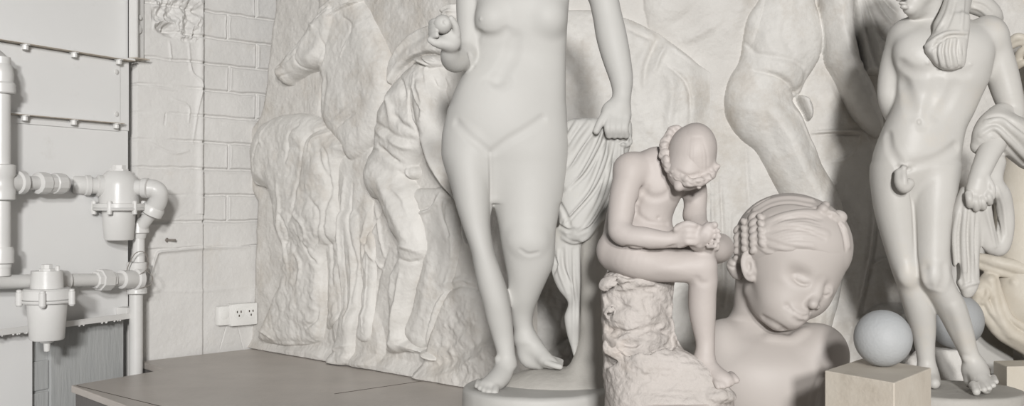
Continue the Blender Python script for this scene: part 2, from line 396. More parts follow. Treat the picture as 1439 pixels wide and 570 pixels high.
# ------------------------------------------------------------------ simple hard-edged pieces
class Part:
    """collects shapes in one bmesh, linked as one mesh object"""
    def __init__(s): s.bm = bmesh.new()
    def box(s, c, size, rot=None, bevel=0.0):
        r = bmesh.ops.create_cube(s.bm, size=1.0); vs = r['verts']
        bmesh.ops.scale(s.bm, vec=size, verts=vs)
        if bevel:
            es = list({e for v in vs for e in v.link_edges}); b = bmesh.ops.bevel(s.bm, geom=es, offset=bevel, segments=2, affect='EDGES', profile=.6)
            vs = list({v for f in b['faces'] for v in f.verts} | {v for v in vs if v.is_valid})
        if rot is not None: bmesh.ops.transform(s.bm, matrix=rot.to_4x4(), verts=vs)
        bmesh.ops.translate(s.bm, vec=Vector(c), verts=vs); return s
    def lathe(s, prof, origin, axis=(0, 0, 1), seg=28):
        """prof: (radius, distance along axis)"""
        q = Vector((0, 0, 1)).rotation_difference(Vector(axis).normalized()).to_matrix(); rings = []
        for r, z in prof:
            ring = []
            for i in range(seg):
                a = 2 * math.pi * i / seg; ring.append(s.bm.verts.new(q @ Vector((r * math.cos(a), r * math.sin(a), z)) + Vector(origin)))
            rings.append(ring)
        for a, b in zip(rings, rings[1:]):
            for i in range(seg): s.bm.faces.new((a[i], a[(i + 1) % seg], b[(i + 1) % seg], b[i]))
        s.bm.faces.new(rings[0][::-1]); s.bm.faces.new(rings[-1]); return s
    def tube(s, pts, r, seg=16, n=6):
        P = spline(np.array(pts, float), n) if len(pts) > 2 else np.array(pts, float); rings = []
        rr = r if hasattr(r, '__len__') else [r] * len(P); up = None
        for i, p in enumerate(P):
            t = Vector(P[min(i + 1, len(P) - 1)] - P[max(i - 1, 0)]).normalized()
            if up is None: up = t.orthogonal().normalized()
            up = (up - t * up.dot(t)).normalized(); w = t.cross(up)
            rings.append([s.bm.verts.new(Vector(p) + (up * math.cos(2 * math.pi * j / seg) + w * math.sin(2 * math.pi * j / seg)) * rr[i]) for j in range(seg)])
        for a, b in zip(rings, rings[1:]):
            for i in range(seg): s.bm.faces.new((a[i], a[(i + 1) % seg], b[(i + 1) % seg], b[i]))
        s.bm.faces.new(rings[0][::-1]); s.bm.faces.new(rings[-1]); return s
    def prism(s, poly, z0, z1):
        a = [s.bm.verts.new((p[0], p[1], z0)) for p in poly]; b = [s.bm.verts.new((p[0], p[1], z1)) for p in poly]; n = len(poly)
        s.bm.faces.new(b); s.bm.faces.new(a[::-1])
        for i in range(n): s.bm.faces.new((a[i], a[(i + 1) % n], b[(i + 1) % n], b[i]))
        return s
    def ico(s, c, r, sub=3):
        q = bmesh.ops.create_icosphere(s.bm, subdivisions=sub, radius=r); bmesh.ops.translate(s.bm, vec=Vector(c), verts=q['verts']); return s
    def build(s, name, m, parent=None, smooth=True, angle=35, bevel=0.0):
        bmesh.ops.recalc_face_normals(s.bm, faces=s.bm.faces); me = bpy.data.meshes.new(name); s.bm.to_mesh(me); s.bm.free()
        if smooth:
            for p in me.polygons: p.use_smooth = True
            try: me.set_sharp_from_angle(angle=math.radians(angle))
            except Exception: pass
        o = link_mesh(name, me, m, parent)
        if bevel:
            b = o.modifiers.new('bevel', 'BEVEL'); b.width = bevel; b.segments = 2; b.limit_method = 'ANGLE'
        return o
# ================================================================== THE ROOM
floor = Part().box((0.6, 2.2, -0.05), (7.4, 9.4, .1)).build('floor', M['floor'], smooth=False); tag(floor, kind='structure')
# brick wall: runs away to the right and meets the relief in the corner
WB = Slab((-1.844, 5.224), (-1.383, 5.69))
uJ = [WB.uv(x, 285)[0] for x in (285, 320, 361, 213, 268)]
D285 = np.linalg.norm((WB.pt(np.array(uJ[0]), np.array(1.37), np.array(0.)) - CAM) * np.array([0, 1, 0]))
zj = [1.37 - (y - 285) / FPX * D285 for y in range(-133, 350, 37)]      # brick courses
def hwall(U, V):
    P = WB.pt(U, V, 0 * U); X, Y, Z = P[..., 0], P[..., 1], P[..., 2]
    n = fbm(X * 7, Y * 7, Z * 7, 3) * .004; nf = fbm(X * 45, Y * 45, Z * 45, 3) * .0012
    h = n + nf
    # mortar
    wob = fbm(X * 14, Y * 14, Z * 14, 2) * .006
    jd = np.full(U.shape, 9.)
    for k, z in enumerate(zj):
        jd = np.minimum(jd, np.abs(V - z + wob))
        if k + 1 < len(zj):
            top, bot = z, zj[k + 1]; rowi = k
            xs = {4: [320], 5: [361], 6: [322], 7: [360], 9: [322], 11: [320], 3: [360], 2: [322]}.get(rowi, [])
            for x in xs:
                uu = WB.uv(x, 285)[0]; m = (V < top) & (V > bot); jd = np.where(m, np.minimum(jd, np.abs(U - uu + wob)), jd)
    brick = -.013 * np.exp(-(jd / .007) ** 4) + .002 * np.exp(-((jd - .013) / .006) ** 2)
    low = V < WB.uv(320, 346)[1] - .004
    right = U > uJ[0]
    hb = np.where(low, 0.006, brick)
    # plaster pier on the left of the bricks
    pier = .022 + .75 * brick * np.clip(fbm(X * 5 + 3, Y * 5, Z * 5, 2) * 2 + .6, 0, 1)
    pier = np.where(low, .014, pier)
    e = np.clip((uJ[0] - U) / .012, 0, 1)
    h = h + hb * (1 - e) + pier * e
    h = h + .010 * np.exp(-((U - uJ[0] + .022) / .02) ** 2) * (V > WB.uv(285, 300)[1])
    # broken rough render at the top of the pier
    rb = WB.sd([(211, -160), (286, -160), (282, 30), (266, 62), (240, 55), (216, 46), (209, 20)], U, V, 3)
    rr = np.clip(rb / .03, 0, 1) * (1 - .0)
    ridg = 1 - np.abs(fbm(X * 11, Y * 11, Z * 9, 4)) * 2.6
    h = h + rr * (ridg * .045 - .03)
    # drip lines of old paint and cracks
    for pts, w, a in (([(262, 62), (266, 100), (280, 118), (275, 150), (268, 200)], .007, .008), ([(284, 60), (286, 130), (283, 200), (285, 300)], .004, -.012),
                      ([(235, 60), (238, 85)], .006, .006), ([(230, 160), (228, 175)], .003, -.01), ([(190, 300), (230, 310), (262, 300)], .003, -.003), ([(205, 120), (245, 128)], .005, .004),
                      ([(240, 140), (262, 150), (262, 172)], .006, .006), ([(206, 200), (240, 215), (262, 212)], .006, .005), ([(318, 455), (308, 490)], .002, -.003), ([(332, 452), (342, 492)], .002, -.003)):
        h = h + WB.stroke(pts, U, V, w, a)
    # edge of the peeling lining
    h = h + WB.step([(206, 398), (216, 362), (222, 353), (250, 350), (285, 347), (352, 345)][::-1], U, V, .012, .016)
    h = h + WB.stroke([(204, 408), (285, 408), (352, 402)], U, V, .01, .003)
    return h
wall_back = WB.panel('wall_back', lambda v: np.full_like(v, -.0), lambda v: np.full_like(v, WB.uv(392, 100)[0]), .0, 2.75, .14, hwall, M['brick'], None, 560, 760)
tag(wall_back, kind='structure')
# wall behind the reliefs and the far side, plain paint
Part().box((1.5, 6.35, 1.4), (4.2, .1, 2.8)).build('wall_rear', M['wallp'], smooth=False)['kind'] = 'structure'
Part().box((3.6, 3.6, 1.4), (.1, 5.4, 2.8)).build('wall_right', M['wallp'], smooth=False)['kind'] = 'structure'

# painted sheet-metal wall on the left, with its ledges
WM = Slab((-2.158, 4.5), (-1.853, 5.15))
LW = WM.L
def place(slab, u, z, off): return slab.pt(np.array(float(u)), np.array(float(z)), np.array(float(off)))
RW = Matrix((tuple(WM.U), tuple(-WM.N), (0, 0, 1))).transposed()      # local x along the wall, y into it, z up
def wbox(part, u0, u1, z0, z1, o0, o1, bevel=0.0, slab=WM, R=RW):
    c = place(slab, (u0 + u1) / 2, (z0 + z1) / 2, (o0 + o1) / 2); return part.box(c, (u1 - u0, abs(o1 - o0), z1 - z0), R, bevel)
zr1 = WM.uv(90, 72)[1]; zr2 = WM.uv(90, 167)[1]; zr3 = WM.uv(100, 448)[1]
wl = Part()
wbox(wl, -1.3, LW + .0, zr3 - .02, 2.75, -.075, 0)
wall_left = wl.build('wall_left', M['sheet'], smooth=False); tag(wall_left, kind='structure')
u50 = WM.uv(50, 500)[0]; u78 = WM.uv(79, 500)[0]
wl2 = Part(); wbox(wl2, u78, LW, 0, zr3 - .021, -.075, -.03); o = wl2.build('wall_left_lower', M['lower'], smooth=False); tag(o, kind='structure')
wl2 = Part(); wbox(wl2, u50 - .0, u78 - .001, 0, zr3 - .021, -.085, -.05)
for k in range(4): wbox(wl2, u50 + .002, u78 - .006, .12 + .14 * k, .25 + .14 * k, -.05, -.04, .004)
o = wl2.build('trim_1', M['lower'], smooth=False); tag(o, kind='structure')
wl2 = Part(); wbox(wl2, -1.3, u50 - .006, 0, zr3 - .03, -.075, -.012, .002); o = wl2.build('wall_left_base', M['sheet'], smooth=False); tag(o, kind='structure')
# doubled plates between the ledges
pl = Part(); wbox(pl, -1.3, WM.uv(167, 130)[0], zr2 + .006, zr1 - .004, 0.0005, .010, .002)
plate = pl.build('steel_plate', M['sheet'], smooth=False); tag(plate, 'wide flat painted steel plate between the two upper bolted ledges', 'steel plate')
for (x, y) in ((161, 101), (161, 160)):
    u, z = WM.uv(x, y); b = Part().lathe([(.012, 0), (.012, .006), (.004, .009)], place(WM, u, z, .009), WM.N, 10).build('screw_head', M['paint'], plate)
def bolt(par, x, y, off, down=True):
    u, z = WM.uv(x, y); c = place(WM, u, z, off)
    return Part().lathe([(.019, 0), (.019, -.004), (.012, -.005), (.0125, -.02), (.006, -.022)], c, (0, 0, 1), 8).build('bolt', M['paint'], par)
def ledge(name, z, thick, depth, label, bolts, u1, dz=0, lip=.03):
    e = thing(name, place(WM, LW / 2, z, 0), label, 'steel ledge')
    p = Part(); wbox(p, -1.3, u1, z, z + thick, .0005, depth, .001); p.build('flange', M['sheet'], e, smooth=False)
    p = Part(); wbox(p, -1.3, u1, z - .0025, z - .0001, .004, depth + .001); p.build('rusty_edge', M['rust'], e, smooth=False)
    if lip: p = Part(); wbox(p, -1.3, u1, z - lip, z - .003, .0005, .007, .001); p.build('web', M['sheet'], e, smooth=False)
    for x in bolts:
        u = WM.uv(x, 285)[0]; c = place(WM, u, z - .003, depth * .62)
        Part().lathe([(.022, 0), (.022, -.003), (.014, -.004), (.014, -.022), (.006, -.024)], c, (0, 0, 1), 8).build('bolt', M['paint'], e)
    return e
ledge('steel_ledge', zr1, .008, .05, 'upper bolted steel ledge with a rust stained edge across the metal wall', (28, 97, 160), LW - .002, lip=0)
ledge('steel_ledge', zr2, .007, .045, 'second bolted steel ledge, just above the two pipe fittings', (28, 97, 157), WM.uv(165, 200)[0], lip=.036)
# lower ledge: an angle standing open upwards
e = thing('steel_ledge', place(WM, LW / 2, zr3, 0), 'low chipped steel ledge with a dark trough behind the lower filter', 'steel ledge')
p = Part(); wbox(p, -1.3, LW - .03, zr3 - .018, zr3 - .008, .0005, .07, .001); p.build('flange', M['dark'], e, smooth=False)  # darkness of the gap is put into the flange colour
p = Part(); wbox(p, -1.3, LW - .01, zr3 - .022, zr3 + .004, .07, .078, .002)
for k in range(26):
    u = -.2 + (LW + .1) * rng.random(); p.ico(place(WM, min(u, LW - .03), zr3 - .024, .073), .004 + .005 * rng.random(), 1)
p.build('front_lip', M['paint'], e, smooth=False)
p = Part(); wbox(p, LW - .075, LW - .005, zr3 - .006, zr3 + .03, .0005, .068, .003); p.build('end_block', M['paint'], e, smooth=False)
# vertical angle strip and the steel channel at the top
p = Part(); wbox(p, WM.uv(167.5, 130)[0], LW, zr2 - .03, zr1 - .004, .0005, .006, .001); o = p.build('steel_strip', M['sheet'], smooth=False); tag(o, 'narrow upright steel strip at the right end of the plate', 'steel strip')
e = thing('steel_channel', place(WM, LW, 2.3, 0), 'hanging steel channel post with a rusty cut end at top left', 'steel post')
zc = WM.uv(190, 83)[1]
p = Part(); wbox(p, LW - .005, LW + .07, zc, 2.75, .01, .022, .002); wbox(p, LW - .005, LW + .007, zc, 2.75, .022, .06, .002); wbox(p, LW + .066, LW + .082, zc, 2.75, -.06, .022, .002); p.build('channel', M['paint'], e, smooth=False)
p = Part(); wbox(p, LW - .006, LW + .083, zc - .006, zc - .0005, -.06, .061); p.build('rusty_edge', M['rust'], e, smooth=False)
u, z = WM.uv(187, 41); Part().lathe([(.024, 0), (.024, .012), (.01, .016)], place(WM, u, z, .022), WM.N, 12).build('bolt', M['paint'], e)
u, z = WM.uv(190, 25); Part().lathe([(.012, 0), (.012, .012), (.006, .014)], place(WM, u, z, .022), WM.N, 10).build('bolt', M['paint'], e)

# dark display platform
c0 = onfloor(100, 541); c1 = onfloor(233, 518.5); c2 = onfloor(196, 507.5)
poly = [(c0[0], c0[1]), (c1[0], c1[1]), (c2[0], c2[1]), (-1.868 + .06, 5.20), (-1.38, 5.645), (-1.30, 5.8), (3.4, 5.95), (3.4, 1.2), (1.045, 1.2)]
e = thing('display_platform', (c0[0], c0[1], 0), 'low dark brown plywood platform carrying the sculptures', 'platform')
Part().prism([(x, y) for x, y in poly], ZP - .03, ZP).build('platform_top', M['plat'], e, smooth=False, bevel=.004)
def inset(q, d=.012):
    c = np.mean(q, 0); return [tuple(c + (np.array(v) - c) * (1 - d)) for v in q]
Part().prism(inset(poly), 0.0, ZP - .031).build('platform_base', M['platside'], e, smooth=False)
def seam(a, b):
    sm = Part(); A, B = onfloor(*a), onfloor(*b); d = B - A; L = np.hypot(d[0], d[1]); R = Matrix.Rotation(math.atan2(d[1], d[0]), 3, 'Z'); sm.box((A + B) / 2 + np.array([0, 0, .0003]), (L, .004, .0012), R); sm.build('board_seam', M['dark'], e, smooth=False)
seam((108, 541.5), (232, 572)); seam((470, 553), (655, 526))

# ================================================================== PIPEWORK
def fitting(part, a, b, prof):
    """lathe along a->b; prof: (fraction, radius px at the point)"""
    a = np.array(a); b = np.array(b); L = np.linalg.norm(b - a); part.lathe([(r, f * L) for f, r in prof], a, (b - a) / L, 24); return part
P = 'paint'
# left upright pipe
e = thing('water_pipe', PX(2, 372, 4.4), 'thick white upright pipe with elbow and tee at the left picture edge', 'pipe')
u = 4.4 / FPX
q = Part(); q.lathe([(12 * u, -.30), (12 * u, .60)], PX(2, 285, 4.4)); q.build('pipe', M[P], e)
a = PX(2, 118, 4.4)
q = Part(); q.tube([a, a + np.array([0, 0, .05]), a + np.array([-.03, -.0, .10]), a + np.array([-.06, -.10, .13]), a + np.array([-.13, -.25, .13])], 15.5 * u, 20); q.lathe([(17 * u, -.04), (18.5 * u, -.035), (18.5 * u, .0), (16 * u, .008)], a); q.build('elbow', M[P], e)
q = Part(); q.lathe([(16 * u, -.075), (18.5 * u, -.07), (18.5 * u, -.03), (16.5 * u, -.02), (16.5 * u, .02), (18.5 * u, .03), (18.5 * u, .07), (16 * u, .075)], PX(2, 256, 4.4))
b0 = PX(2, 256, 4.4); dirr = WM.U
q.lathe([(13 * u, 0), (13 * u, .075), (16.5 * u, .08), (16.5 * u, .105), (10 * u, .11)], b0, dirr); q.build('tee', M[P], e)
q = Part(); q.lathe([(10 * u, .1), (10 * u, .18)], b0, dirr); q.build('branch', M[P], e)
q = Part(); q.lathe([(12 * u, .175), (16 * u, .18), (16 * u, .225), (14 * u, .235), (14 * u, .26), (15.5 * u, .265), (15.5 * u, .31), (13 * u, .325), (6 * u, .326), (5 * u, .345), (2 * u, .346)], b0, dirr, 12); q.build('union_fitting', M[P], e, angle=25)
q = Part(); q.lathe([(14 * u, -.345), (16.5 * u, -.34), (16.5 * u, -.29), (15 * u, -.275)], PX(2, 253, 4.4)); q.lathe([(13 * u, .0), (13 * u, .02)], PX(2, 253, 4.4) - np.array([0, 0, .36])); q.build('coupling', M[P], e)

def water_filter(x, Y, ytop, yfl, ybot, rtop, rfl, rcup, label, up):
    u = Y / FPX; o = PX(x, yfl, Y); e = thing('water_filter', PX(x, ybot, Y), label, 'water filter')
    H = (ybot - yfl) * u; R = rcup * u
    Part().lathe([(R * .1, -H), (R * .80, -H), (R * .86, -H + .006), (R * .98, -.03), (R, -.012), (rfl * u * .97, -.011), (rfl * u, -.004), (rfl * u * .98, 0)], o, seg=40).build('cup', M[P], e)
    T = (yfl - ytop) * u
    h = Part()
    if up: h.lathe([(rfl * u * .98, .001), (rfl * u * .98, .02), (rtop * u, .022), (rtop * u, T * .62), (rtop * u * .92, T * .80), (rtop * u * .72, T * .93), (rtop * u * .55, T)], o, seg=40)
    else: h.lathe([(rfl * u * .93, .001), (rfl * u * .97, .006), (rfl * u * .97, .04), (rfl * u * .9, .048), (rtop * u, .05), (rtop * u * .95, T)], o, seg=40)
    h.build('head', M[P], e)
    t = o + np.array([0, 0, T])
    Part().lathe([(rtop * u * .5, -.004), (rtop * u * .5, .008), (rtop * u * .36, .009), (rtop * u * .36, .026), (rtop * u * .1, .027)], t, seg=8).build('top_plug', M[P], e, angle=20)
    return e, o, u
e, o, u = water_filter(167, 4.98, 240, 292, 337, 27, 36, 23, 'upper white pipe filter with a smooth tapered cup, against the wall post', True)
for k in range(6):
    a = k * math.pi / 3 + .5; c = o + np.array([math.cos(a) * 33 * u, math.sin(a) * 33 * u, -.018]); Part().lathe([(.009, -.012), (.012, -.010), (.012, .002), (.012, .045), (.009, .052)], c, seg=8).build('bolt', M[P], e)
c = PX(167, 262, 4.98); dl = np.array([-.80, -.60, 0.03]); dl /= np.linalg.norm(dl)
Part().lathe([(15 * u, .06), (15 * u, .095), (11 * u, .10), (11 * u, .125), (14 * u, .13), (14 * u, .15), (12.5 * u, .155), (12.5 * u, .20), (11 * u, .21), (3 * u, .212)], c, dl, 20).build('inlet_cap', M[P], e)
q = Part(); q.lathe([(11 * u, .05), (11 * u, .12)], c, (1, 0, -.05)); q.lathe([(13 * u, .108), (14 * u, .112), (14 * u, .135), (12 * u, .138)], c, (1, .0, -.05)); q.build('outlet', M[P], e)
e1 = e
# upright pipe with elbow and tee by the pier
e = thing('water_pipe', PX(191, 526, 5.08), 'slim white upright pipe joining the upper filter to the low run', 'pipe'); u = 5.08 / FPX
g = lambda x, y, Y=5.06: PX(x, y, Y)
Part().tube([g(205, 265, 4.99), g(214, 265, 5.0), g(222, 270, 5.01), g(221, 283, 5.03), g(213, 297, 5.05)], 13 * u, 20).lathe([(14 * u, -.01), (15.5 * u, 0), (15.5 * u, .03), (13 * u, .035)], g(216, 292, 5.04), (-.5, .05, -.9)).build('elbow', M[P], e)
Part().tube([g(214, 293, 5.045), g(207, 305, 5.06), g(198, 318, 5.07), g(195, 332, 5.08)], 9.5 * u, 16).lathe([(11 * u, -.02), (14 * u, -.015), (13 * u, .03), (9 * u, .04)], g(195, 322, 5.08)).build('branch', M[P], e)
Part().lathe([(8 * u, -.20), (8 * u, .0)], g(195, 325, 5.08)).build('pipe', M[P], e)
Part().lathe([(9.3 * u, -1.0), (9.3 * u, -.02), (9.3 * u, .0)], g(191, 400, 5.08)).build('riser', M[P], e)
Part().lathe([(11 * u, -.075), (14 * u, -.07), (14 * u, -.05), (12 * u, -.04), (12.5 * u, .04), (13.5 * u, .05), (13.5 * u, .075), (10 * u, .08)], g(192, 391, 5.08)).build('tee', M[P], e)
# horizontal run
e = thing('water_pipe', PX(66, 396, 4.55), 'horizontal white pipe run crossing the wall above the lower filter', 'pipe')
A = PX(-60, 397, 4.22); B = PX(190, 392, 5.04); dd = (B - A); L = np.linalg.norm(dd); dd = dd / L
Part().lathe([(.029, 0), (.030, L * .99)], A, dd, 24).build('pipe', M[P], e)
def at(x): # distance along the run of the picture column x
    ts = np.linspace(0, L, 400); xs = [(p[0] / p[1] * FPX + CX) for p in (A + dd * t for t in ts)]; return float(np.interp(x, xs, ts))
t = at(146); Part().lathe([(.030, -.055), (.040, -.05), (.042, -.03), (.050, -.028), (.050, .028), (.042, .03), (.040, .05), (.030, .055)], A + dd * t, dd, 8).build('union_nut', M[P], e, angle=20)
t = at(181); Part().lathe([(.034, -.05), (.043, -.045), (.043, .02), (.040, .03), (.050, .035), (.052, .06), (.046, .066), (.030, .067), (.028, .055), (.004, .055)], A + dd * t, dd, 24).build('coupling', M[P], e)
# lower filter
e, o, u = water_filter(66, 4.50, 380, 421, 477, 22, 34, 27, 'lower white pipe filter with lugged lid, hanging from the horizontal run', False)
for k in range(5):
    a = -math.pi / 2 + .25 + k * 2 * math.pi / 5; c = o + np.array([math.cos(a) * 36 * u, math.sin(a) * 36 * u, -.005])
    Part().lathe([(.008, -.02), (.014, -.012), (.014, .04), (.011, .042), (.011, .05), (.005, .053)], c, seg=12).build('lug', M[P], e)
Part().lathe([(.004, -.05), (.012, -.045), (.014, -.012), (.026, -.008), (.03, .002)], PX(66, 478, 4.5), seg=12).build('drain_nipple', M[P], e)
q = Part(); cc = A + dd * at(74)
q.lathe([(.034, -.075), (.044, -.07), (.046, -.03), (.05, 0), (.046, .03), (.044, .07), (.034, .075)], cc, dd, 20); q.build('saddle', M[P], e)
Part().lathe([(.010, 0), (.010, .03), (.006, .034)], PX(81, 384, 4.5), seg=8).build('bleed_screw', M[P], e)
# wire loops
e = Part(); c = g(196, 372, 5.02)
e.tube([g(177, 388, 5.0), g(180, 374, 4.99), g(190, 356, 4.98), g(202, 354, 4.99), g(208, 366, 5.0), g(206, 378, 5.01), g(196, 386, 5.02)], .0022, 6)
e.tube([g(206, 380, 5.0), g(214, 388, 4.99), g(213, 398, 4.98), g(206, 402, 4.98), g(196, 405, 4.98)], .002, 6)
o = e.build('wire', M['wire']); tag(o, 'thin bent wire looped round the pipe joint', 'wire')
# wall screw
RB = Matrix((tuple(WB.U), tuple(-WB.N), (0, 0, 1))).transposed()
uu, zz = WB.uv(229, 337); q = Part(); c = WB.pt(np.array(uu), np.array(zz), np.array(.012)); q.lathe([(.006, 0), (.006, .06), (.002, .062)], c, (WB.N * .8 + WB.U * .6), 8); q.lathe([(.012, .012), (.012, .018), (.006, .02)], c, (WB.N * .8 + WB.U * .6), 8)
o = q.build('wall_screw', M['wire']); tag(o, 'short metal bolt sticking out of the painted pier', 'bolt')
# double power outlet
u0, z0 = WB.uv(300, 441); u1, _ = WB.uv(352, 441); zt = WB.uv(330, 425.5)[1]; zb = WB.uv(330, 456)[1]
c = WB.pt(np.array((u0 + u1) / 2), np.array(z0), np.array(0.)); e = thing('power_outlet', c, 'white double power socket on the wall beside the relief', 'power socket')
def bbox(part, a, b, z0, z1, o0, o1, bv): return wbox(part, a, b, z0, z1, o0, o1, bv, WB, RB)
um = u0 + (u1 - u0) * .32
q = Part(); bbox(q, u0, um + .01, zb + .006, zt - .006, .008, .05, .014); q.build('side_box', M['plastic'], e)
q = Part(); bbox(q, um, u1 + .006, zb, zt, .008, .06, .006); q.build('face_plate', M['plastic'], e)
q = Part(); c = WB.pt(np.array((u0 + um) / 2), np.array(z0), np.array(.05)); q.lathe([(.024, 0), (.024, .003), (.021, .004)], c, WB.N, 20); q.build('round_cap', M['plastic'], e)
for f in (.28, .74):
    uc = um + (u1 + .006 - um) * f
    c = WB.pt(np.array(uc), np.array(z0), np.array(.06)); s_ = Part().lathe([(.03, 0), (.03, .002), (.027, .0025)], c, WB.N, 20).build('socket', M['plastic'], e)
    q = Part()
    for dx, dz in ((-.011, .008), (.011, .008), (0, -.012)): q.box(WB.pt(np.array(uc + dx), np.array(z0 + dz), np.array(.0628)), (.006, .002, .011), RB)
    q.build('slot', M['dark'], s_, smooth=False)
# ================================================================== LEFT RELIEF (two horses and a nude man)
RL = Slab((-1.383, 5.69), (-.21, 4.53))
def zOf(px, py, S=RL): return S.uv(px, py)
edgeL = RL.pts([(386, -60), (384, 20), (377, 80), (371, 140), (366, 162), (352, 182), (348, 215), (349, 245), (353, 268), (360, 282), (359, 310), (357, 380), (353, 440), (349, 487)])[::-1]
uLf = lambda v: np.interp(v, edgeL[:, 1], edgeL[:, 0])
UR = RL.uv(726.5, 300)[0]
def base_left(U, V):
    P = RL.pt(U, V, 0 * U); X, Y, Z = P[..., 0], P[..., 1], P[..., 2]
    h = fbm(X * 4, Y * 4, Z * 4, 3) * .014 + fbm(X * 14, Y * 14, Z * 14, 3) * .006 + fbm(X * 50, Y * 50, Z * 50, 2) * .0016
    # the ground ledge swelling along the bottom
    g = RL.sd([(300, 478), (380, 478), (440, 480), (470, 492), (540, 498), (600, 512), (640, 505), (700, 470), (760, 440), (780, 640), (300, 560)], U, V)
    h = h + np.clip(g / .05, 0, 1) * .035
    # cloth folds and rough drapery between the horse legs and the man
    for pts, w, a in (([(452, 170), (449, 150), (450, 120)], .008, -.008), ([(466, 210), (474, 260), (470, 330), (470, 400)], .01, -.012), ([(540, 290), (520, 330), (512, 380), (508, 420)], .008, -.010),
                      ([(528, 290), (535, 330), (540, 360)], .009, .010), ([(500, 260), (498, 320), (505, 360), (500, 420)], .009, -.011), ([(512, 330), (520, 350), (532, 372), (538, 380)], .008, .010), ([(490, 250), (484, 320), (488, 400)], .012, .010),
                      ([(545, 350), (530, 395), (526, 440)], .01, -.008), ([(522, 300), (514, 345), (516, 380)], .010, .009), ([(640, 290), (646, 320), (650, 345)], .008, -.008), ([(650, 300), (652, 330), (660, 345)], .010, .012),
                      ([(630, 400), (650, 392), (668, 398)], .012, .012), ([(600, 104), (608, 135), (622, 160)], .007, .009), ([(612, 98), (622, 130), (632, 150)], .007, .010), ([(620, 92), (632, 118)], .007, .01)):
        h = h + RL.stroke(pts, U, V, w, a)
    h = h + RL.step([(545, 86), (533, 55), (522, 30), (508, 8), (498, -4)], U, V, .05, -.006)
    # rock mound behind the crossing
    g = RL.sd([(600, 500), (612, 455), (628, 415), (648, 403), (668, 405), (700, 420), (760, 420), (760, 560), (600, 540)], U, V)
    h = h + np.where(g > 0, np.clip(g / .03, 0, 1) ** .5 * .03 + np.clip(g / .1, 0, 1) * fbm(X * 9, Y * 9, Z * 9, 4) * .025, 0)
    g = RL.sd([(480, 500), (468, 470), (474, 440), (520, 430), (540, 460), (542, 500), (520, 520)], U, V); h = h + np.clip(g / .04, 0, 1) * .02
    # worn, broken left edge
    h = h - np.exp(-((U - uLf(V)) / .018) ** 2) * .012
    return h
e_rl = thing('marble_relief', place(RL, RL.L / 2, ZP, 0), 'tall relief slab with horse head, horse rump and nude man, beside the brick wall', 'relief')
RL.panel('slab', uLf, lambda v: np.full_like(v, UR), ZP + .004, 2.62, .12, base_left, M['relief'], e_rl, 520, 640)

def off0(S, f, U, V):
    o = S.off; S.off = 0.0; r = f(U, V); S.off = o; return r
def rel_noise(S, U, V, amp=.0025, sc=30):
    P = S.pt(U, V, 0 * U); return fbm(P[..., 0] * sc, P[..., 1] * sc, P[..., 2] * sc, 3) * amp
def wrap(S, U, V, parts, strokes=(), blobs=(), steps=(), k=.012, nz=.0025, nsc=30, rough=0):
    H = None
    for poly, hh, r in parts:
        q = S.pillow(poly, U, V, hh, r); H = q if H is None else smaxh(H, q, k)
    ins = np.clip(H / .01, 0, 1)
    for pts, w, a in strokes: H = H + ins * S.stroke(pts, U, V, w, a)
    for pts, w, a in steps: H = H + ins * S.step(pts, U, V, w, a)
    for x, y, rx, ry, a, r in blobs: H = H + ins * S.blob(x, y, rx, ry, U, V, a, r)
    H = H + ins * rel_noise(S, U, V, nz, nsc)
    if rough: H = H + ins * rel_noise(S, U, V, rough, 11)
    return H
hs = .0042
RL.off = 0.025
# --- horse with its head turned left
U, V = RL.grid(384, 560, -70, 520, hs)
neck = [(447, 98), (451, 115), (450, 140), (452, 168), (462, 186), (478, 205), (492, 225), (520, 205), (536, 160), (545, 120), (545, 84), (537, 60), (526, 36), (512, 12), (500, -6), (490, -40), (450, -40), (446, 20), (430, 60)]
head = [(391, 97), (392, 106), (397, 115), (405, 120), (413, 113), (422, 108), (432, 102), (447, 97), (460, 80), (470, 55), (476, 30), (474, 8), (468, 4), (456, 14), (446, 24), (440, 34), (430, 52), (418, 66), (404, 80), (396, 88)]
body = [(452, 190), (466, 196), (480, 208), (492, 222), (520, 206), (520, 300), (510, 340), (474, 340), (468, 300), (470, 250), (460, 215)]
legA = [(470, 300), (470, 340), (472, 383), (477, 418), (480, 448), (476, 470), (468, 490), (463, 502), (468, 512), (486, 514), (497, 500), (500, 470), (503, 446), (501, 400), (503, 365), (504, 300)]
legB = [(505, 330), (502, 380), (504, 420), (506, 450), (503, 472), (512, 480), (521, 474), (523, 450), (520, 415), (522, 380), (520, 330)]
P_ = [(neck, .055, .09), (head, .078, .06), (body, .018, .06), (legA, .036, .045), (legB, .02, .03)]
ear = [(467, 22), (478, 12), (494, 2), (505, 0), (496, 10), (480, 20), (470, 28)]
P_ += [(ear, .085, .03)]
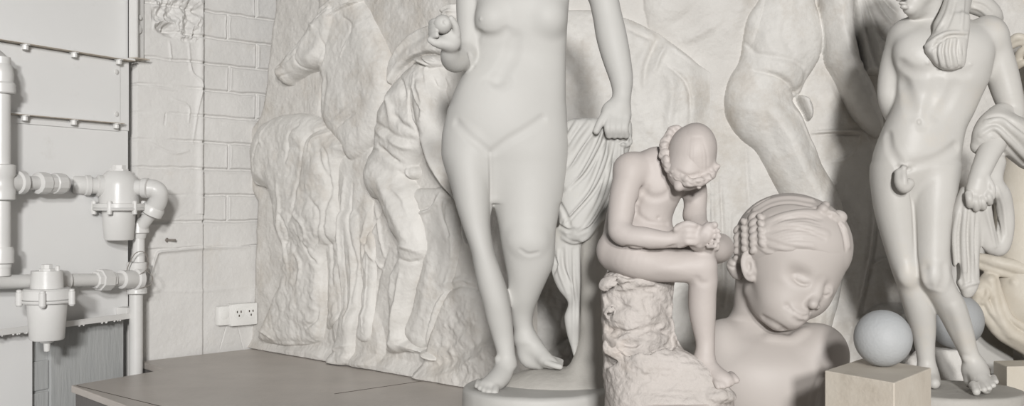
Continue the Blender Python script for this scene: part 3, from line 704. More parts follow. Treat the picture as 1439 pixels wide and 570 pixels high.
ST = [([(404, 84), (420, 70), (434, 48), (444, 34)], .007, .010), ([(408, 92), (425, 76), (438, 56)], .008, -.006), ([(395, 100), (402, 95), (410, 98)], .005, -.007), ([(396, 112), (404, 108), (414, 104)], .005, -.009),
      ([(428, 66), (426, 80), (432, 94), (444, 98), (458, 90), (464, 70), (460, 48)], .006, -.007), ([(440, 34), (452, 38), (448, 44)], .006, .010), ([(472, 22), (484, 14), (496, 6)], .005, -.010),
      ([(445, 25), (458, 14), (470, 4), (480, 0)], .008, .010), ([(450, 30), (462, 20), (474, 10)], .006, -.008), ([(484, 24), (494, 30), (499, 38), (494, 55), (488, 72)], .008, -.008), ([(497, 45), (492, 62), (486, 80)], .006, .006),
      ([(464, 100), (462, 130), (456, 160)], .02, -.010), ([(478, 180), (492, 168), (506, 160)], .010, -.010), ([(474, 172), (488, 160), (500, 152)], .01, .006), ([(452, 30), (455, 24)], .006, .006),
      ([(485, 330), (486, 380), (490, 440)], .006, -.007), ([(478, 340), (480, 400), (484, 450)], .006, .006), ([(494, 350), (494, 400), (492, 460)], .006, .006), ([(514, 350), (512, 420), (514, 465)], .005, .006),
      ([(472, 492), (482, 486), (496, 484)], .008, .008)]
H = wrap(RL, U, V, P_, ST, [(401, 92, 4, 4, -.006, 0), (400, 106, 7, 6, .008, 0), (446, 82, 14, 14, .012, 0), (436, 58, 10, 8, .006, -40), (490, 458, 10, 14, .008, 0)])
B_ = off0(RL, base_left, U, V)
RL.figure('horse', U, V, H, B_, M['figure'], e_rl)
RL.off = 0.05
# --- horse seen from behind: rump and heavy rough leg
U, V = RL.grid(346, 490, 150, 500, hs)
rump = [(350, 196), (353, 186), (362, 174), (379, 164), (403, 159), (428, 160), (449, 170), (463, 182), (475, 191), (486, 201), (482, 212), (474, 224), (468, 250), (466, 270), (470, 290), (472, 310), (470, 330), (455, 345), (400, 345), (384, 330), (378, 295), (371, 268), (362, 262), (352, 258), (349, 240), (348, 215)]
hleg = [(384, 320), (391, 350), (391, 372), (386, 400), (377, 421), (368, 446), (365, 458), (360, 468), (358, 474), (364, 482), (378, 484), (410, 486), (438, 480), (445, 455), (449, 421), (447, 376), (452, 345), (468, 320), (440, 300), (400, 300)]
low = [(446, 330), (450, 380), (450, 430), (447, 460), (455, 462), (470, 440), (468, 380), (472, 330)]
ST = [([(352, 255), (360, 262), (370, 262)], .01, .012), ([(372, 190), (366, 205), (362, 230)], .012, -.008), ([(378, 170), (372, 192), (376, 206)], .01, .006), ([(424, 176), (414, 190), (412, 215), (408, 228)], .01, -.010),
      ([(456, 178), (440, 190), (434, 205), (431, 225)], .009, -.012), ([(463, 184), (445, 196), (440, 212)], .008, .010), ([(455, 205), (462, 215), (463, 240), (460, 275)], .008, -.008), ([(430, 230), (424, 260), (420, 290), (412, 315)], .012, -.010),
      ([(395, 250), (400, 290), (398, 330), (404, 380)], .014, .010), ([(444, 280), (455, 300), (450, 330), (440, 350)], .010, -.012), ([(420, 300), (436, 320), (430, 345)], .010, .012), ([(400, 300), (408, 320), (402, 345)], .010, -.01),
      ([(428, 340), (436, 360), (444, 372)], .008, -.012), ([(412, 350), (422, 372), (418, 400)], .012, .010), ([(366, 462), (376, 468), (384, 476)], .008, .010), ([(430, 460), (440, 450), (444, 430)], .008, -.012), ([(360, 474), (366, 480), (384, 484)], .008, -.01)]
H = wrap(RL, U, V, [(rump, .085, .15), (hleg, .055, .07), (low, .018, .04)], ST, [(448, 240, 12, 20, .012, 20), (430, 190, 20, 10, .01, 30), (370, 466, 8, 8, .012, 0)], rough=.010, nz=.003)
Pq = RL.pt(U, V, 0 * U); Hn = np.clip(H / .02, 0, 1) * np.clip((RL.uv(400, 250)[1] - V) / .2, 0, 1)
H = H + Hn * np.abs(fbm(Pq[..., 0] * 16, Pq[..., 1] * 16, Pq[..., 2] * 16, 3)) * .012
RL.figure('horse_rump', U, V, H, off0(RL, base_left, U, V), M['figure'], e_rl)
RL.off = 0.02
# --- cloak swirl behind the man
U, V = RL.grid(540, 726, -20, 125, hs)
cl = [(545, 88), (552, 74), (561, 61), (574, 48), (590, 38), (605, 33), (618, 28), (640, 20), (650, 20), (650, 60), (640, 90), (622, 78), (598, 74), (582, 80), (568, 89), (558, 100), (551, 113), (547, 118), (544, 104)]
H = wrap(RL, U, V, [(cl, .035, .02)], [([(556, 82), (570, 66), (590, 52), (610, 44)], .02, -.012), ([(560, 96), (580, 78), (600, 72)], .006, .006)])
RL.figure('cloak', U, V, H, off0(RL, base_left, U, V), M['figure'], e_rl)
U, V = RL.grid(610, 650, -10, 60, hs)
hr = [(622, 14), (632, 6), (645, 3), (650, 10), (648, 30), (642, 45), (632, 40), (626, 24)]
H = wrap(RL, U, V, [(hr, .07, .04)], [([(626, 20), (636, 10), (648, 8)], .005, .012), ([(630, 28), (638, 18), (648, 16)], .005, .012), ([(634, 36), (642, 26), (648, 26)], .005, .012)])
RL.figure('bowed_head', U, V, H, off0(RL, base_left, U, V), M['figure'], e_rl)
RL.off = 0.03
# --- smooth hanging drape behind his legs
U, V = RL.grid(560, 726, 225, 500, hs)
dr = [(566, 262), (584, 264), (604, 264), (618, 264), (628, 278), (637, 287), (638, 315), (639, 346), (634, 372), (630, 400), (623, 423), (614, 447), (604, 470), (596, 485), (587, 490), (576, 483), (567, 474), (566, 458), (574, 440), (580, 410), (585, 390), (590, 360), (590, 320), (582, 290)]
H = wrap(RL, U, V, [(dr, .04, .05)], [([(588, 300), (604, 296), (616, 285), (620, 270)], .008, .012), ([(590, 296), (606, 290), (614, 276)], .006, -.010), ([(622, 275), (622, 300), (628, 320), (632, 330)], .008, -.012), ([(630, 285), (630, 310), (636, 330)], .006, .008),
          ([(636, 290), (636, 330), (634, 370), (622, 420)], .012, .010), ([(612, 330), (606, 380), (596, 430), (584, 470)], .03, .010)], nz=.002)
RL.figure('drape', U, V, H, off0(RL, base_left, U, V), M['figure'], e_rl)
RL.off = 0.055
# --- the nude man
U, V = RL.grid(500, 660, 60, 520, .0036)
torso = [(592, 79), (583, 82), (575, 86), (563, 97), (552, 110), (544, 122), (537, 135), (531, 146), (527, 156), (525, 170), (524, 180), (521, 192), (521, 202), (514, 213), (510, 224), (508, 240), (510, 262), (520, 280), (560, 262), (572, 240), (578, 226), (590, 205), (596, 190), (606, 150), (614, 120), (612, 100), (604, 86)]
thigh = [(508, 238), (509, 256), (514, 269), (522, 279), (531, 284), (538, 304), (550, 330), (558, 343), (562, 352), (575, 362), (592, 364), (598, 350), (597, 336), (594, 318), (590, 303), (584, 282), (578, 264), (571, 253), (562, 238), (545, 222), (522, 214)]
shin = [(561, 342), (559, 356), (552, 370), (546, 386), (544, 400), (543, 415), (545, 447), (544, 470), (543, 488), (555, 496), (567, 480), (566, 463), (571, 442), (577, 415), (583, 397), (589, 376), (596, 360), (598, 346), (580, 335)]
foot = [(541, 484), (538, 494), (548, 497), (560, 495), (573, 496), (586, 499), (594, 505), (604, 508), (606, 504), (598, 497), (582, 488), (570, 478), (560, 474)]
arm = [(576, 118), (581, 128), (583, 145), (585, 162), (588, 178), (593, 194), (597, 214), (603, 232), (610, 247), (619, 260), (628, 272), (640, 284), (644, 276), (636, 268), (630, 255), (626, 240), (624, 222), (623, 205), (620, 188), (617, 170), (616, 150), (614, 130), (606, 112), (595, 106)]
hand = [(578, 82), (586, 92), (598, 98), (606, 96), (612, 88), (606, 78), (594, 76)]
gen = [(566, 234), (574, 232), (580, 240), (577, 250), (569, 252), (565, 244)]
P_ = [(torso, .085, .13), (thigh, .10, .11), (shin, .085, .075), (foot, .06, .05), (arm, .105, .07), (hand, .10, .05), (gen, .05, .03)]
ST = [([(566, 112), (574, 122), (578, 138)], .012, -.014), ([(560, 160), (572, 172), (588, 185)], .014, -.012), ([(532, 172), (548, 180), (566, 192), (584, 196)], .012, -.010), ([(524, 178), (540, 186), (550, 196)], .014, .010),
      ([(540, 205), (556, 220), (566, 230)], .012, -.016), ([(556, 196), (570, 206), (582, 208)], .012, .012), ([(548, 130), (556, 150), (560, 175)], .02, .012), ([(583, 128), (584, 160), (592, 195), (602, 230)], .005, -.020),
      ([(592, 110), (600, 124), (605, 145), (604, 168)], .012, .012), ([(607, 108), (611, 130), (612, 160)], .006, -.012), ([(600, 190), (607, 205), (614, 240)], .014, .010), ([(563, 240), (574, 262), (584, 290), (594, 320)], .006, -.01),
      ([(560, 262), (572, 276), (580, 300)], .012, .010), ([(545, 250), (560, 290), (576, 325)], .03, .014), ([(562, 350), (575, 345), (590, 352)], .012, .014), ([(566, 362), (580, 368), (592, 364)], .008, -.010), ([(560, 330), (558, 350)], .01, -.008),
      ([(570, 380), (562, 420), (556, 460)], .012, .012), ([(556, 375), (552, 420)], .02, .010), ([(582, 84), (592, 90), (602, 94)], .004, -.02), ([(588, 79), (598, 85), (606, 91)], .004, -.02), ([(596, 77), (604, 82), (610, 88)], .004, -.02),
      ([(574, 492), (580, 496)], .004, -.012), ([(582, 494), (588, 500)], .004, -.012), ([(590, 498), (596, 503)], .004, -.012), ([(570, 236), (572, 248)], .004, .01), ([(514, 216), (530, 212), (548, 214), (560, 226)], .01, -.008)]
H = wrap(RL, U, V, P_, ST, [(560, 135, 12, 10, .012, 0), (580, 170, 8, 8, .010, 0), (575, 350, 10, 8, .014, 0), (535, 245, 14, 20, .012, 0), (560, 385, 8, 24, .01, 10)], k=.02, nz=.002)
RL.figure('man', U, V, H, off0(RL, base_left, U, V), M['figure'], e_rl)

RL.off = 0.0
# ================================================================== RIGHT RELIEF (horse back, nude rider)
RR = Slab((.03, 4.9), (2.9, 4.93))
def base_right(U, V):
    P = RR.pt(U, V, 0 * U); X, Y, Z = P[..., 0], P[..., 1], P[..., 2]
    h = fbm(X * 4 + 5, Y * 4, Z * 4, 3) * .014 + fbm(X * 13, Y * 13, Z * 13, 3) * .007 + fbm(X * 50, Y * 50, Z * 50, 2) * .0018
    h = h + np.abs(fbm(X * 6, Y, Z * 2, 2)) * .008
    for pts, w, a in (([(1226, 270), (1224, 330), (1212, 400), (1200, 450)], .012, .018), ([(1234, 300), (1228, 350), (1216, 410), (1205, 460)], .008, -.016), ([(1225, 372), (1240, 364), (1252, 366)], .01, .014),
                      ([(1000, 260), (1002, 310), (1010, 360), (1006, 420)], .012, .01), ([(1012, 250), (1016, 320), (1018, 400)], .008, -.012), ([(1026, 300), (1024, 360), (1018, 430)], .010, .010), ([(985, 200), (990, 280), (988, 360)], .012, -.008),
                      ([(1048, 196), (1050, 240), (1054, 300)], .01, -.006), ([(1141, 186), (1175, 184), (1209, 184)], .008, .014), ([(1143, 190), (1178, 188), (1207, 189)], .006, -.010), ([(1165, 228), (1190, 222), (1205, 200), (1209, 186)], .010, .010),
                      ([(1160, 90), (1180, 130), (1205, 175)], .02, -.008), ([(1215, 185), (1225, 210), (1222, 250)], .01, .008), ([(955, 60), (980, 50), (1010, 30)], .02, .010), ([(935, 40), (960, 25), (980, 5)], .02, -.008),
                      ([(1165, 260), (1200, 290), (1215, 330)], .03, .008), ([(810, 400), (790, 440), (775, 500)], .01, .014), ([(770, 430), (790, 460), (815, 490)], .02, .02)):
        h = h + RR.stroke(pts, U, V, w, a)
    g = RR.sd([(1196, 470), (1215, 440), (1245, 425), (1300, 430), (1330, 440), (1380, 455), (1440, 470), (1440, 620), (1190, 620)], U, V)
    h = h + np.where(g > 0, np.clip(g / .04, 0, 1) ** .5 * .04 + np.clip(g / .1, 0, 1) * fbm(X * 8, Y * 8, Z * 8, 4) * .03, 0)
    g = RR.sd([(700, 500), (760, 495), (800, 470), (840, 480), (880, 470), (1000, 500), (1010, 640), (700, 640)], U, V)
    h = h + np.where(g > 0, np.clip(g / .05, 0, 1) ** .5 * .05 + fbm(X * 8, Y * 8, Z * 8, 4) * .03, 0)
    # horse neck and shoulder rising behind
    g = RR.sd([(905, -80), (904, 0), (908, 25), (913, 42), (935, 58), (960, 74), (985, 90), (1030, 92), (1060, 40), (1070, -80)], U, V)
    return h + np.where(g > 0, np.clip(g / .09, 0, 1) ** .5 * .045, 0) * np.clip((V - RR.uv(960, 84)[1]) / .22, 0, 1)
e_rr = thing('marble_relief', place(RR, 1.3, ZP, 0), 'wide relief slab with a large nude striding man, behind the seated boy and bust', 'relief')
RR.panel('slab', lambda v: np.full_like(v, 0.0), lambda v: np.full_like(v, 2.8), ZP + .004, 2.62, .12, base_right, M['relief'], e_rr, 640, 560)
RR.off = .04
U, V = RR.grid(716, 1000, 0, 560, .005)
hb = [(700, 24), (740, 18), (790, 13), (825, 13), (850, 16), (876, 23), (895, 30), (923, 44), (944, 59), (966, 75), (984, 90), (1004, 104), (1022, 130), (1026, 200), (1022, 300), (1010, 400), (990, 500), (900, 520), (800, 520), (700, 520)]
ST = [([(927, 52), (917, 68), (908, 90), (903, 120)], .016, -.020), ([(936, 62), (926, 80), (918, 100)], .012, .014), ([(937, 95), (950, 104), (962, 116), (968, 140), (968, 175)], .010, -.014), ([(932, 100), (942, 120), (940, 150), (935, 190)], .02, .012),
      ([(880, 40), (900, 50), (915, 56)], .01, -.010), ([(940, 62), (960, 78), (980, 92)], .01, .01), ([(905, 60), (880, 90), (870, 150), (874, 220)], .03, -.010), ([(830, 60), (820, 120), (826, 180)], .03, .010)]
H = wrap(RR, U, V, [(hb, .075, .2)], ST, [(900, 140, 20, 40, .014, 0), (945, 150, 14, 40, .008, 0)], rough=.006, nz=.003)
fe = np.clip((RR.uv(1012, 300)[0] - U) / .16, 0, 1); fe = fe * fe * (3 - 2 * fe); H = np.where(H > 0, H * (1 - (1 - fe) * np.clip((RR.uv(900, 60)[1] - V) / .1, 0, 1)), H)
RR.figure('horse', U, V, H, off0(RR, base_right, U, V), M['figure'], e_rr)
RR.off = .07
U, V = RR.grid(1010, 1260, -90, 520, .0045)
tor = [(1085, -90), (1080, -30), (1068, 0), (1058, 14), (1052, 28), (1049, 45), (1047, 60), (1045, 76), (1040, 90), (1031, 104), (1025, 120), (1022, 138), (1024, 155), (1030, 172), (1045, 190), (1085, 190), (1112, 160), (1118, 140), (1130, 128), (1138, 110), (1150, 92), (1160, 72), (1162, 46), (1156, 15), (1150, -10), (1150, -90)]
thi = [(1024, 150), (1030, 172), (1044, 192), (1056, 202), (1066, 210), (1076, 226), (1088, 250), (1105, 280), (1125, 310), (1150, 330), (1180, 330), (1190, 306), (1188, 284), (1180, 264), (1170, 246), (1160, 228), (1152, 208), (1144, 190), (1134, 164), (1124, 148), (1112, 130), (1098, 118), (1070, 112), (1040, 125)]
sh2 = [(1150, 310), (1140, 350), (1130, 400), (1130, 480), (1160, 500), (1180, 440), (1192, 380), (1194, 330), (1190, 300)]
ar2 = [(1150, -80), (1152, -20), (1156, 20), (1160, 50), (1165, 84), (1174, 100), (1184, 118), (1194, 142), (1202, 158), (1212, 172), (1224, 184), (1238, 193), (1246, 186), (1246, 166), (1240, 146), (1233, 122), (1224, 102), (1215, 84), (1208, 55), (1204, 30), (1202, 0), (1200, -80)]
gn = [(1124, 134), (1132, 132), (1142, 138), (1147, 150), (1146, 164), (1140, 168), (1134, 160), (1128, 148)]
ST = [([(1050, 70), (1070, 78), (1100, 84), (1125, 92), (1134, 106)], .014, -.010), ([(1104, 20), (1100, 50), (1112, 76)], .02, -.008), ([(1134, 100), (1132, 116), (1122, 126), (1112, 128)], .012, -.014), ([(1060, 100), (1090, 108), (1112, 122), (1124, 140), (1138, 170)], .010, -.016),
      ([(1114, 150), (1128, 166), (1138, 190), (1152, 215)], .008, .010), ([(1128, 132), (1138, 140), (1136, 134), (1146, 140)], .005, .014), ([(1130, 150), (1134, 162)], .005, -.012), ([(1080, 140), (1110, 200), (1150, 270)], .05, .020),
      ([(1158, 60), (1160, 80), (1178, 112), (1196, 150)], .006, -.016), ([(1180, 30), (1190, 80), (1205, 110)], .03, .014), ([(1206, 92), (1218, 88), (1228, 94)], .012, .012), ([(1215, 110), (1228, 140), (1238, 170)], .02, .012), ([(1048, 58), (1056, 66), (1062, 74)], .01, -.012),
      ([(1060, 130), (1075, 170), (1100, 230)], .02, -.006)]
H = wrap(RR, U, V, [(tor, .10, .20), (thi, .115, .17), (sh2, .09, .12), (ar2, .125, .09), (gn, .09, .04)], ST, [(1048, 150, 22, 26, .018, 0), (1110, 100, 22, 16, .012, 0), (1090, 40, 26, 22, .010, 0)], k=.02, nz=.002)
RR.figure('man', U, V, H, off0(RR, base_right, U, V), M['figure'], e_rr)
U, V = RR.grid(1195, 1290, -90, 150, .0045)
dp = [(1196, -90), (1202, 0), (1206, 36), (1212, 60), (1216, 84), (1218, 100), (1230, 102), (1242, 103), (1262, 105), (1280, 100), (1284, 0), (1282, -90)]
ST = [([(1208, -10), (1216, 30), (1226, 70), (1236, 98)], .008, -.018), ([(1214, -10), (1226, 24), (1240, 50), (1256, 62)], .008, -.016), ([(1224, -10), (1238, 16), (1252, 32)], .008, .016), ([(1206, 20), (1214, 60), (1220, 95)], .008, .014), ([(1212, 10), (1226, 46), (1240, 80)], .01, .014), ([(1232, -14), (1246, 4), (1262, 20)], .008, -.014)]
H = wrap(RR, U, V, [(dp, .07, .03)], ST); RR.figure('drape', U, V, H, off0(RR, base_right, U, V), M['figure'], e_rr)
# ================================================================== STATUES
VX = .003
# ---- standing youth with a cloak (right)
e_y = thing('marble_statue', PX(1340, 560, 4.0), 'tall nude standing youth in white marble, cloth on one shoulder, rightmost of the figures', 'statue')
v = Vol(4.0, 1205, 1450, -110, 565, -75, 75, VX)
v.loft([(30, 1284, 1372, 4, 14), (36, 1268, 1392, 2, 22), (46, 1260, 1402, 0, 30), (60, 1257, 1398, -2, 37), (85, 1257, 1392, -5, 42), (110, 1260, 1388, -4, 42), (135, 1259, 1377, -1, 38), (160, 1251, 1366, 0, 36), (180, 1242, 1356, 0, 36), (200, 1234, 1351, 0, 38), (220, 1228, 1348, 0, 40), (243, 1226, 1346, 2, 39), (262, 1230, 1340, 3, 32), (282, 1244, 1328, 2, 18)], k=6, cap=8, p=2.3)
v.ell(1296, 74, -20, 34, 26, 20, 0, k=20); v.ell(1350, 74, -20, 34, 26, 20, 0, k=20)          # chest
v.ell(1290, 190, -16, 34, 44, 22, 6, k=20)                                                    # belly
# legs
v.loft([(232, 1227, 1280, 4, 30), (250, 1226, 1280, 4, 32), (275, 1227, 1280, 2, 31), (300, 1231, 1283, 2, 29), (330, 1239, 1285, 2, 26), (360, 1248, 1287, 2, 23), (385, 1256, 1290, 2, 21), (402, 1262, 1299, 4, 20), (423, 1268, 1309, 8, 21), (440, 1273, 1313, 12, 21), (462, 1280, 1314, 16, 18), (486, 1286, 1313, 20, 14), (508, 1290, 1314, 22, 12), (524, 1292, 1318, 22, 14), (538, 1292, 1322, 20, 16)], k=7, cap=5, p=2.1)
v.loft([(232, 1280, 1346, -2, 36), (250, 1279, 1345, -3, 37), (275, 1279, 1342, -6, 36), (300, 1281, 1338, -9, 33), (330, 1284, 1334, -13, 29), (360, 1286, 1333, -17, 26), (385, 1289, 1336, -19, 25), (400, 1294, 1341, -18, 23), (421, 1308, 1353, -14, 23), (438, 1318, 1359, -11, 23), (465, 1332, 1367, -7, 18), (490, 1345, 1373, -4, 14), (508, 1353, 1382, -5, 14), (522, 1357, 1390, -9, 15)], k=6, cap=5, p=2.1)
v.ell(1312, 390, -36, 14, 15, 7, 10, k=14); v.ell(1276, 386, -13, 11, 13, 7, 0, k=14)
# front foot
v.tube([(1372, 515, -6, 13), (1375, 528, -18, 13.5), (1380, 538, -32, 11), (1385, 545, -44, 8)], k=8)
v.tube([(1362, 520, -2, 10), (1364, 536, -4, 9)], k=8)
for (x0, y0, x1, y1, d, r) in ((1368, 541, 1372, 550, -52, 5.6), (1378, 540, 1383, 547, -52, 4.4), (1385, 538, 1390, 545, -49, 4.1), (1391, 535, 1396, 541, -44, 3.9), (1396, 530, 1400, 536, -38, 3.6)):
    v.tube([(x0, y0, d + 12, r + 1), ((x0 + x1) / 2, (y0 + y1) / 2 - 1, d + 4, r), (x1, y1, d - 3, r)], k=2.5)
# back foot
v.tube([(1302, 520, 20, 12), (1308, 532, 8, 11), (1313, 538, -6, 8)], k=8)
# arms: his right one goes behind his back, his left one comes forward
v.tube([(1273, 52, 6, 22), (1259, 76, 10, 17.5), (1252, 100, 13, 16), (1247, 122, 15, 13.5), (1247, 140, 18, 12.5), (1254, 160, 28, 12), (1268, 180, 38, 11)], k=7)
v.ell(1270, 52, 4, 18, 20, 20, 20, k=12)
v.tube([(1386, 48, 2, 25), (1398, 74, 2, 23), (1408, 104, 2, 22), (1416, 132, 0, 20), (1422, 154, -2, 17), (1420, 170, -8, 16)], k=7)
v.ell(1394, 50, -2, 19, 24, 24, -20, k=12)
v.tube([(1422, 160, -2, 16), (1408, 185, -18, 17), (1392, 210, -34, 16), (1382, 232, -44, 14.5), (1374, 252, -50, 13)], k=5)
v.ell(1374, 266, -53, 16, 17, 11, 10, k=6)
for i, (x0, y0, x1, y1) in enumerate(((1361, 272, 1363, 288), (1370, 276, 1372, 293), (1379, 276, 1382, 291), (1387, 270, 1391, 284))):
    v.tube([(x0, y0, -58, 5), ((x0 + x1) / 2, (y0 + y1) / 2, -62, 5), (x1, y1, -56, 4.6), (x1 + 1, y1 - 3, -48, 4)], k=2)
v.tube([(1388, 252, -56, 5), (1394, 264, -60, 5), (1394, 276, -58, 4.5)], k=3)
# neck and head
v.tube([(1312, 52, 4, 24), (1312, 32, 2, 19), (1308, 12, -4, 18), (1304, -6, -8, 18)], k=16)
v.tube([(1278, 42, 6, 12), (1296, 30, 8, 12)], k=14); v.tube([(1345, 36, 6, 14), (1330, 24, 6, 14)], k=14)
v.ell(1302, -38, -6, 31, 38, 37, 12, k=10); v.ell(1287, -10, -16, 21, 30, 24, 14, k=12)
v.ell(1279, 12, -28, 10, 9, 9, 0, k=10); v.tube([(1286, 16, -18, 8), (1304, 8, -6, 9), (1318, -8, 4, 8)], k=10)
v.tube([(1272, -34, -36, 3), (1266, -12, -42, 4), (1263, -3, -43, 5)], k=5); v.ell(1272, -5, -36, 7, 4, 6, k=4)
v.ell(1269, 5, -37, 6.5, 2.6, 5, 8, k=1.5); v.ell(1271, 10.5, -35, 6, 3, 5, 8, k=1.5)
for dx in (-1, 1):
    v.ell(1280 + 13 * dx, -28, -35 + (dx > 0) * 3, 7, 5, 6, k=5, op=2); v.ell(1280 + 13 * dx, -27, -29, 6, 5, 6, k=2)
v.ell(1328, -26, 0, 5, 10, 8, k=2)
# surface modelling
v.line([(1330, 48), (1326, 70), (1322, 95), (1318, 120), (1310, 150), (1300, 172)], 10, -.7, 8)
v.line([(1264, 92), (1280, 101), (1302, 102), (1322, 94)], 8, -.6, 7); v.line([(1326, 96), (1346, 104), (1362, 103)], 8, -.5, 7)
v.line([(1266, 120), (1276, 140), (1284, 158)], 10, -.5, 8); v.line([(1346, 122), (1336, 142), (1322, 160)], 10, -.5, 8)
v.line([(1245, 190), (1249, 208), (1257, 222), (1264, 232)], 6, -1.4, 6); v.line([(1282, 234), (1302, 229), (1322, 222), (1346, 206)], 7, -1.0, 7)
v.line([(1262, 234), (1272, 240), (1283, 235)], 3, -1.8, 3)
v.dab(1292, 171, 2.6, 3.4, -3, k=3); v.dab(1303, 88, 3, 3, 1, k=2); v.dab(1363, 90, 3, 3, 1, k=2)
v.line([(1280, 268), (1284, 300), (1287, 350), (1290, 386)], 2, -2, 3)
v.line([(1298, 376), (1300, 392), (1304, 404)], 6, -.6, 6); v.line([(1330, 374), (1330, 392), (1324, 406)], 6, -.5, 6)
v.line([(1340, 430), (1350, 460), (1358, 490)], 6, .8, 6)
v.dab(1358, 503, 5, 5, 1.6, k=4)
v.tube([(1264, 243, -44, 7), (1266, 256, -47, 9), (1271, 262, -47, 9.5), (1277, 258, -46, 8)], k=3)
v.tube([(1269, 238, -46, 4.6), (1270, 250, -52, 5), (1271, 258, -53, 4.4)], k=2)
v.line([(1262, 234), (1266, 230), (1271, 236), (1277, 230), (1282, 236)], 2.4, 1.2, 2)
v.line([(1372, 543), (1371, 530)], 1, -.8, 1)
v.mesh('body', M['youth'], e_y)
# hair cap (mostly above the picture)
h = Vol(4.0, 1255, 1350, -90, 20, -55, 45, VX)
h.ell(1305, -44, -4, 35, 38, 39, 12, k=4); h.ell(1284, -16, -34, 22, 24, 22, 10, k=5, op=2)
for i in range(70):
    a = i * 2.4; rr = math.sqrt(i / 70); x = 1308 + 34 * rr * math.cos(a); y = -52 + 34 * rr * math.sin(a)
    if not (x < 1296 and y > -46): h.dab(x, y, 5, 3.6, 2.4, roll=i * 47, k=1.5)
h.mesh('hair', M['youth'], e_y)
# cloth over the shoulder
c = Vol(4.0, 1290, 1415, -50, 112, -75, 60, VX)
c.tube([(1352, -8, 30, 16), (1350, -14, 0, 18), (1346, 2, -22, 19), (1340, 22, -38, 20), (1334, 38, -44, 22)], k=6, flat=.6)
c.loft([(20, 1328, 1362, -44, 12), (40, 1316, 1362, -48, 14), (56, 1304, 1360, -50, 15), (70, 1300, 1358, -51, 15), (80, 1306, 1357, -51, 15), (92, 1316, 1354, -50, 13), (99, 1328, 1342, -49, 8)], k=6, cap=4, p=2.4)
c.tube([(1340, -22, 18, 18), (1362, -2, 14, 18), (1380, 8, 14, 16), (1394, 18, 18, 13), (1400, 26, 26, 10)], k=5, flat=.8)
for x, x2 in ((1311, 1320), (1322, 1329), (1333, 1337), (1344, 1346), (1352, 1352)):
    c.line([(x2, 54), ((x + x2) / 2, 72), (x2 * .6 + x * .4 + 3, 95)], 2.2, -2.4, 2)
for x, x2 in ((1316, 1324), (1327, 1332), (1339, 1342), (1349, 1350)):
    c.line([(x2, 54), ((x + x2) / 2, 72), (x2 * .6 + x * .4 + 3, 92)], 2.5, 1.6, 2)
c.line([(1302, 64), (1318, 52), (1334, 46), (1358, 46)], 3, 3, 2); c.line([(1308, 70), (1322, 58), (1336, 51), (1358, 51)], 2, -3, 2)
c.line([(1336, 0), (1330, 20), (1318, 42)], 3, 2.5, 2); c.line([(1343, 2), (1338, 20), (1330, 40)], 2.4, -2.5, 2); c.line([(1353, 0), (1352, 20), (1350, 42)], 3, 2, 2)
c.line([(1368, 4), (1382, 8), (1394, 18)], 2.2, -2, 2); c.line([(1366, 10), (1378, 14), (1390, 24)], 2.2, 2, 2)
c.mesh('shoulder_cloth', M['youth'], e_y)
# cloth over the forearm and hanging down
c = Vol(4.0, 1325, 1452, 140, 430, -90, 40, VX)
c.tube([(1448, 215, -2, 24), (1430, 196, -16, 28), (1410, 184, -26, 26), (1392, 184, -26, 20), (1376, 205, -22, 12)], k=10)
c.tube([(1384, 188, -30, 14), (1396, 170, -22, 16), (1412, 158, -8, 14), (1440, 176, 4, 18)], k=10)
c.tube([(1400, 228, -20, 13), (1395, 245, -30, 14), (1396, 262, -38, 13)], k=8)
c.loft([(262, 1352, 1388, -36, 13), (280, 1344, 1386, -36, 14), (300, 1338, 1378, -34, 15), (330, 1336, 1377, -30, 14), (365, 1338, 1375, -26, 13), (395, 1344, 1375, -24, 12), (408, 1350, 1371, -24, 11), (418, 1354, 1364, -24, 6)], k=6, cap=3, p=2.4)
c.tube([(1390, 268, -44, 12), (1404, 270, -38, 14), (1412, 292, -30, 12), (1413, 320, -26, 12), (1406, 345, -26, 13), (1396, 347, -26, 11)], k=6, flat=.8)
c.tube([(1384, 290, -44, 9), (1388, 315, -36, 9), (1392, 342, -30, 11)], k=8, flat=.8)
for a in ([(1352, 290), (1347, 330), (1348, 370), (1352, 400)], [(1362, 292), (1360, 330), (1362, 370), (1362, 402)], [(1371, 300), (1370, 340), (1370, 390)]): c.line(a, 3, -3.2, 2.5)
for a in ([(1346, 300), (1341, 330), (1343, 370)], [(1357, 290), (1354, 330), (1356, 380)], [(1367, 296), (1366, 340), (1367, 395)]): c.line(a, 3, 2.2, 2.5)
c.line([(1392, 262), (1400, 300), (1406, 340)], 2.4, -3, 2); c.line([(1400, 262), (1410, 290), (1414, 330)], 2.6, 1.8, 2); c.line([(1385, 292), (1392, 320), (1398, 346)], 2.4, 2, 2)
c.line([(1352, 404), (1360, 400), (1374, 396)], 3, 2.4, 2)
for a in ([(1382, 182), (1400, 175), (1420, 190), (1444, 214)], [(1378, 196), (1396, 184), (1414, 204), (1440, 232)], [(1390, 164), (1412, 164), (1444, 186)]): c.line(a, 4, -3, 3)
for a in ([(1379, 189), (1398, 180), (1418, 197), (1444, 224)], [(1386, 172), (1406, 168), (1424, 182), (1444, 198)]): c.line(a, 3.5, 2.4, 3)
c.ell(1338, 379, -10, 4, 16, 30, -4, k=2, op=2)
c.mesh('hanging_cloth', M['youth'], e_y)
pl = Vol(4.0, 1225, 1450, 520, 600, -95, 95, .005)
pl.loft([(546, 1243, 1435, 0, 78), (556, 1240, 1436, 0, 80), (582, 1240, 1436, 0, 80)], k=1, cap=4, p=2.1); pl.noise(.003, 14)
pl.plane((0, 0, ZP + .001), (0, 0, -1), 0); pl.mesh('plinth', M['plinth'], e_y)

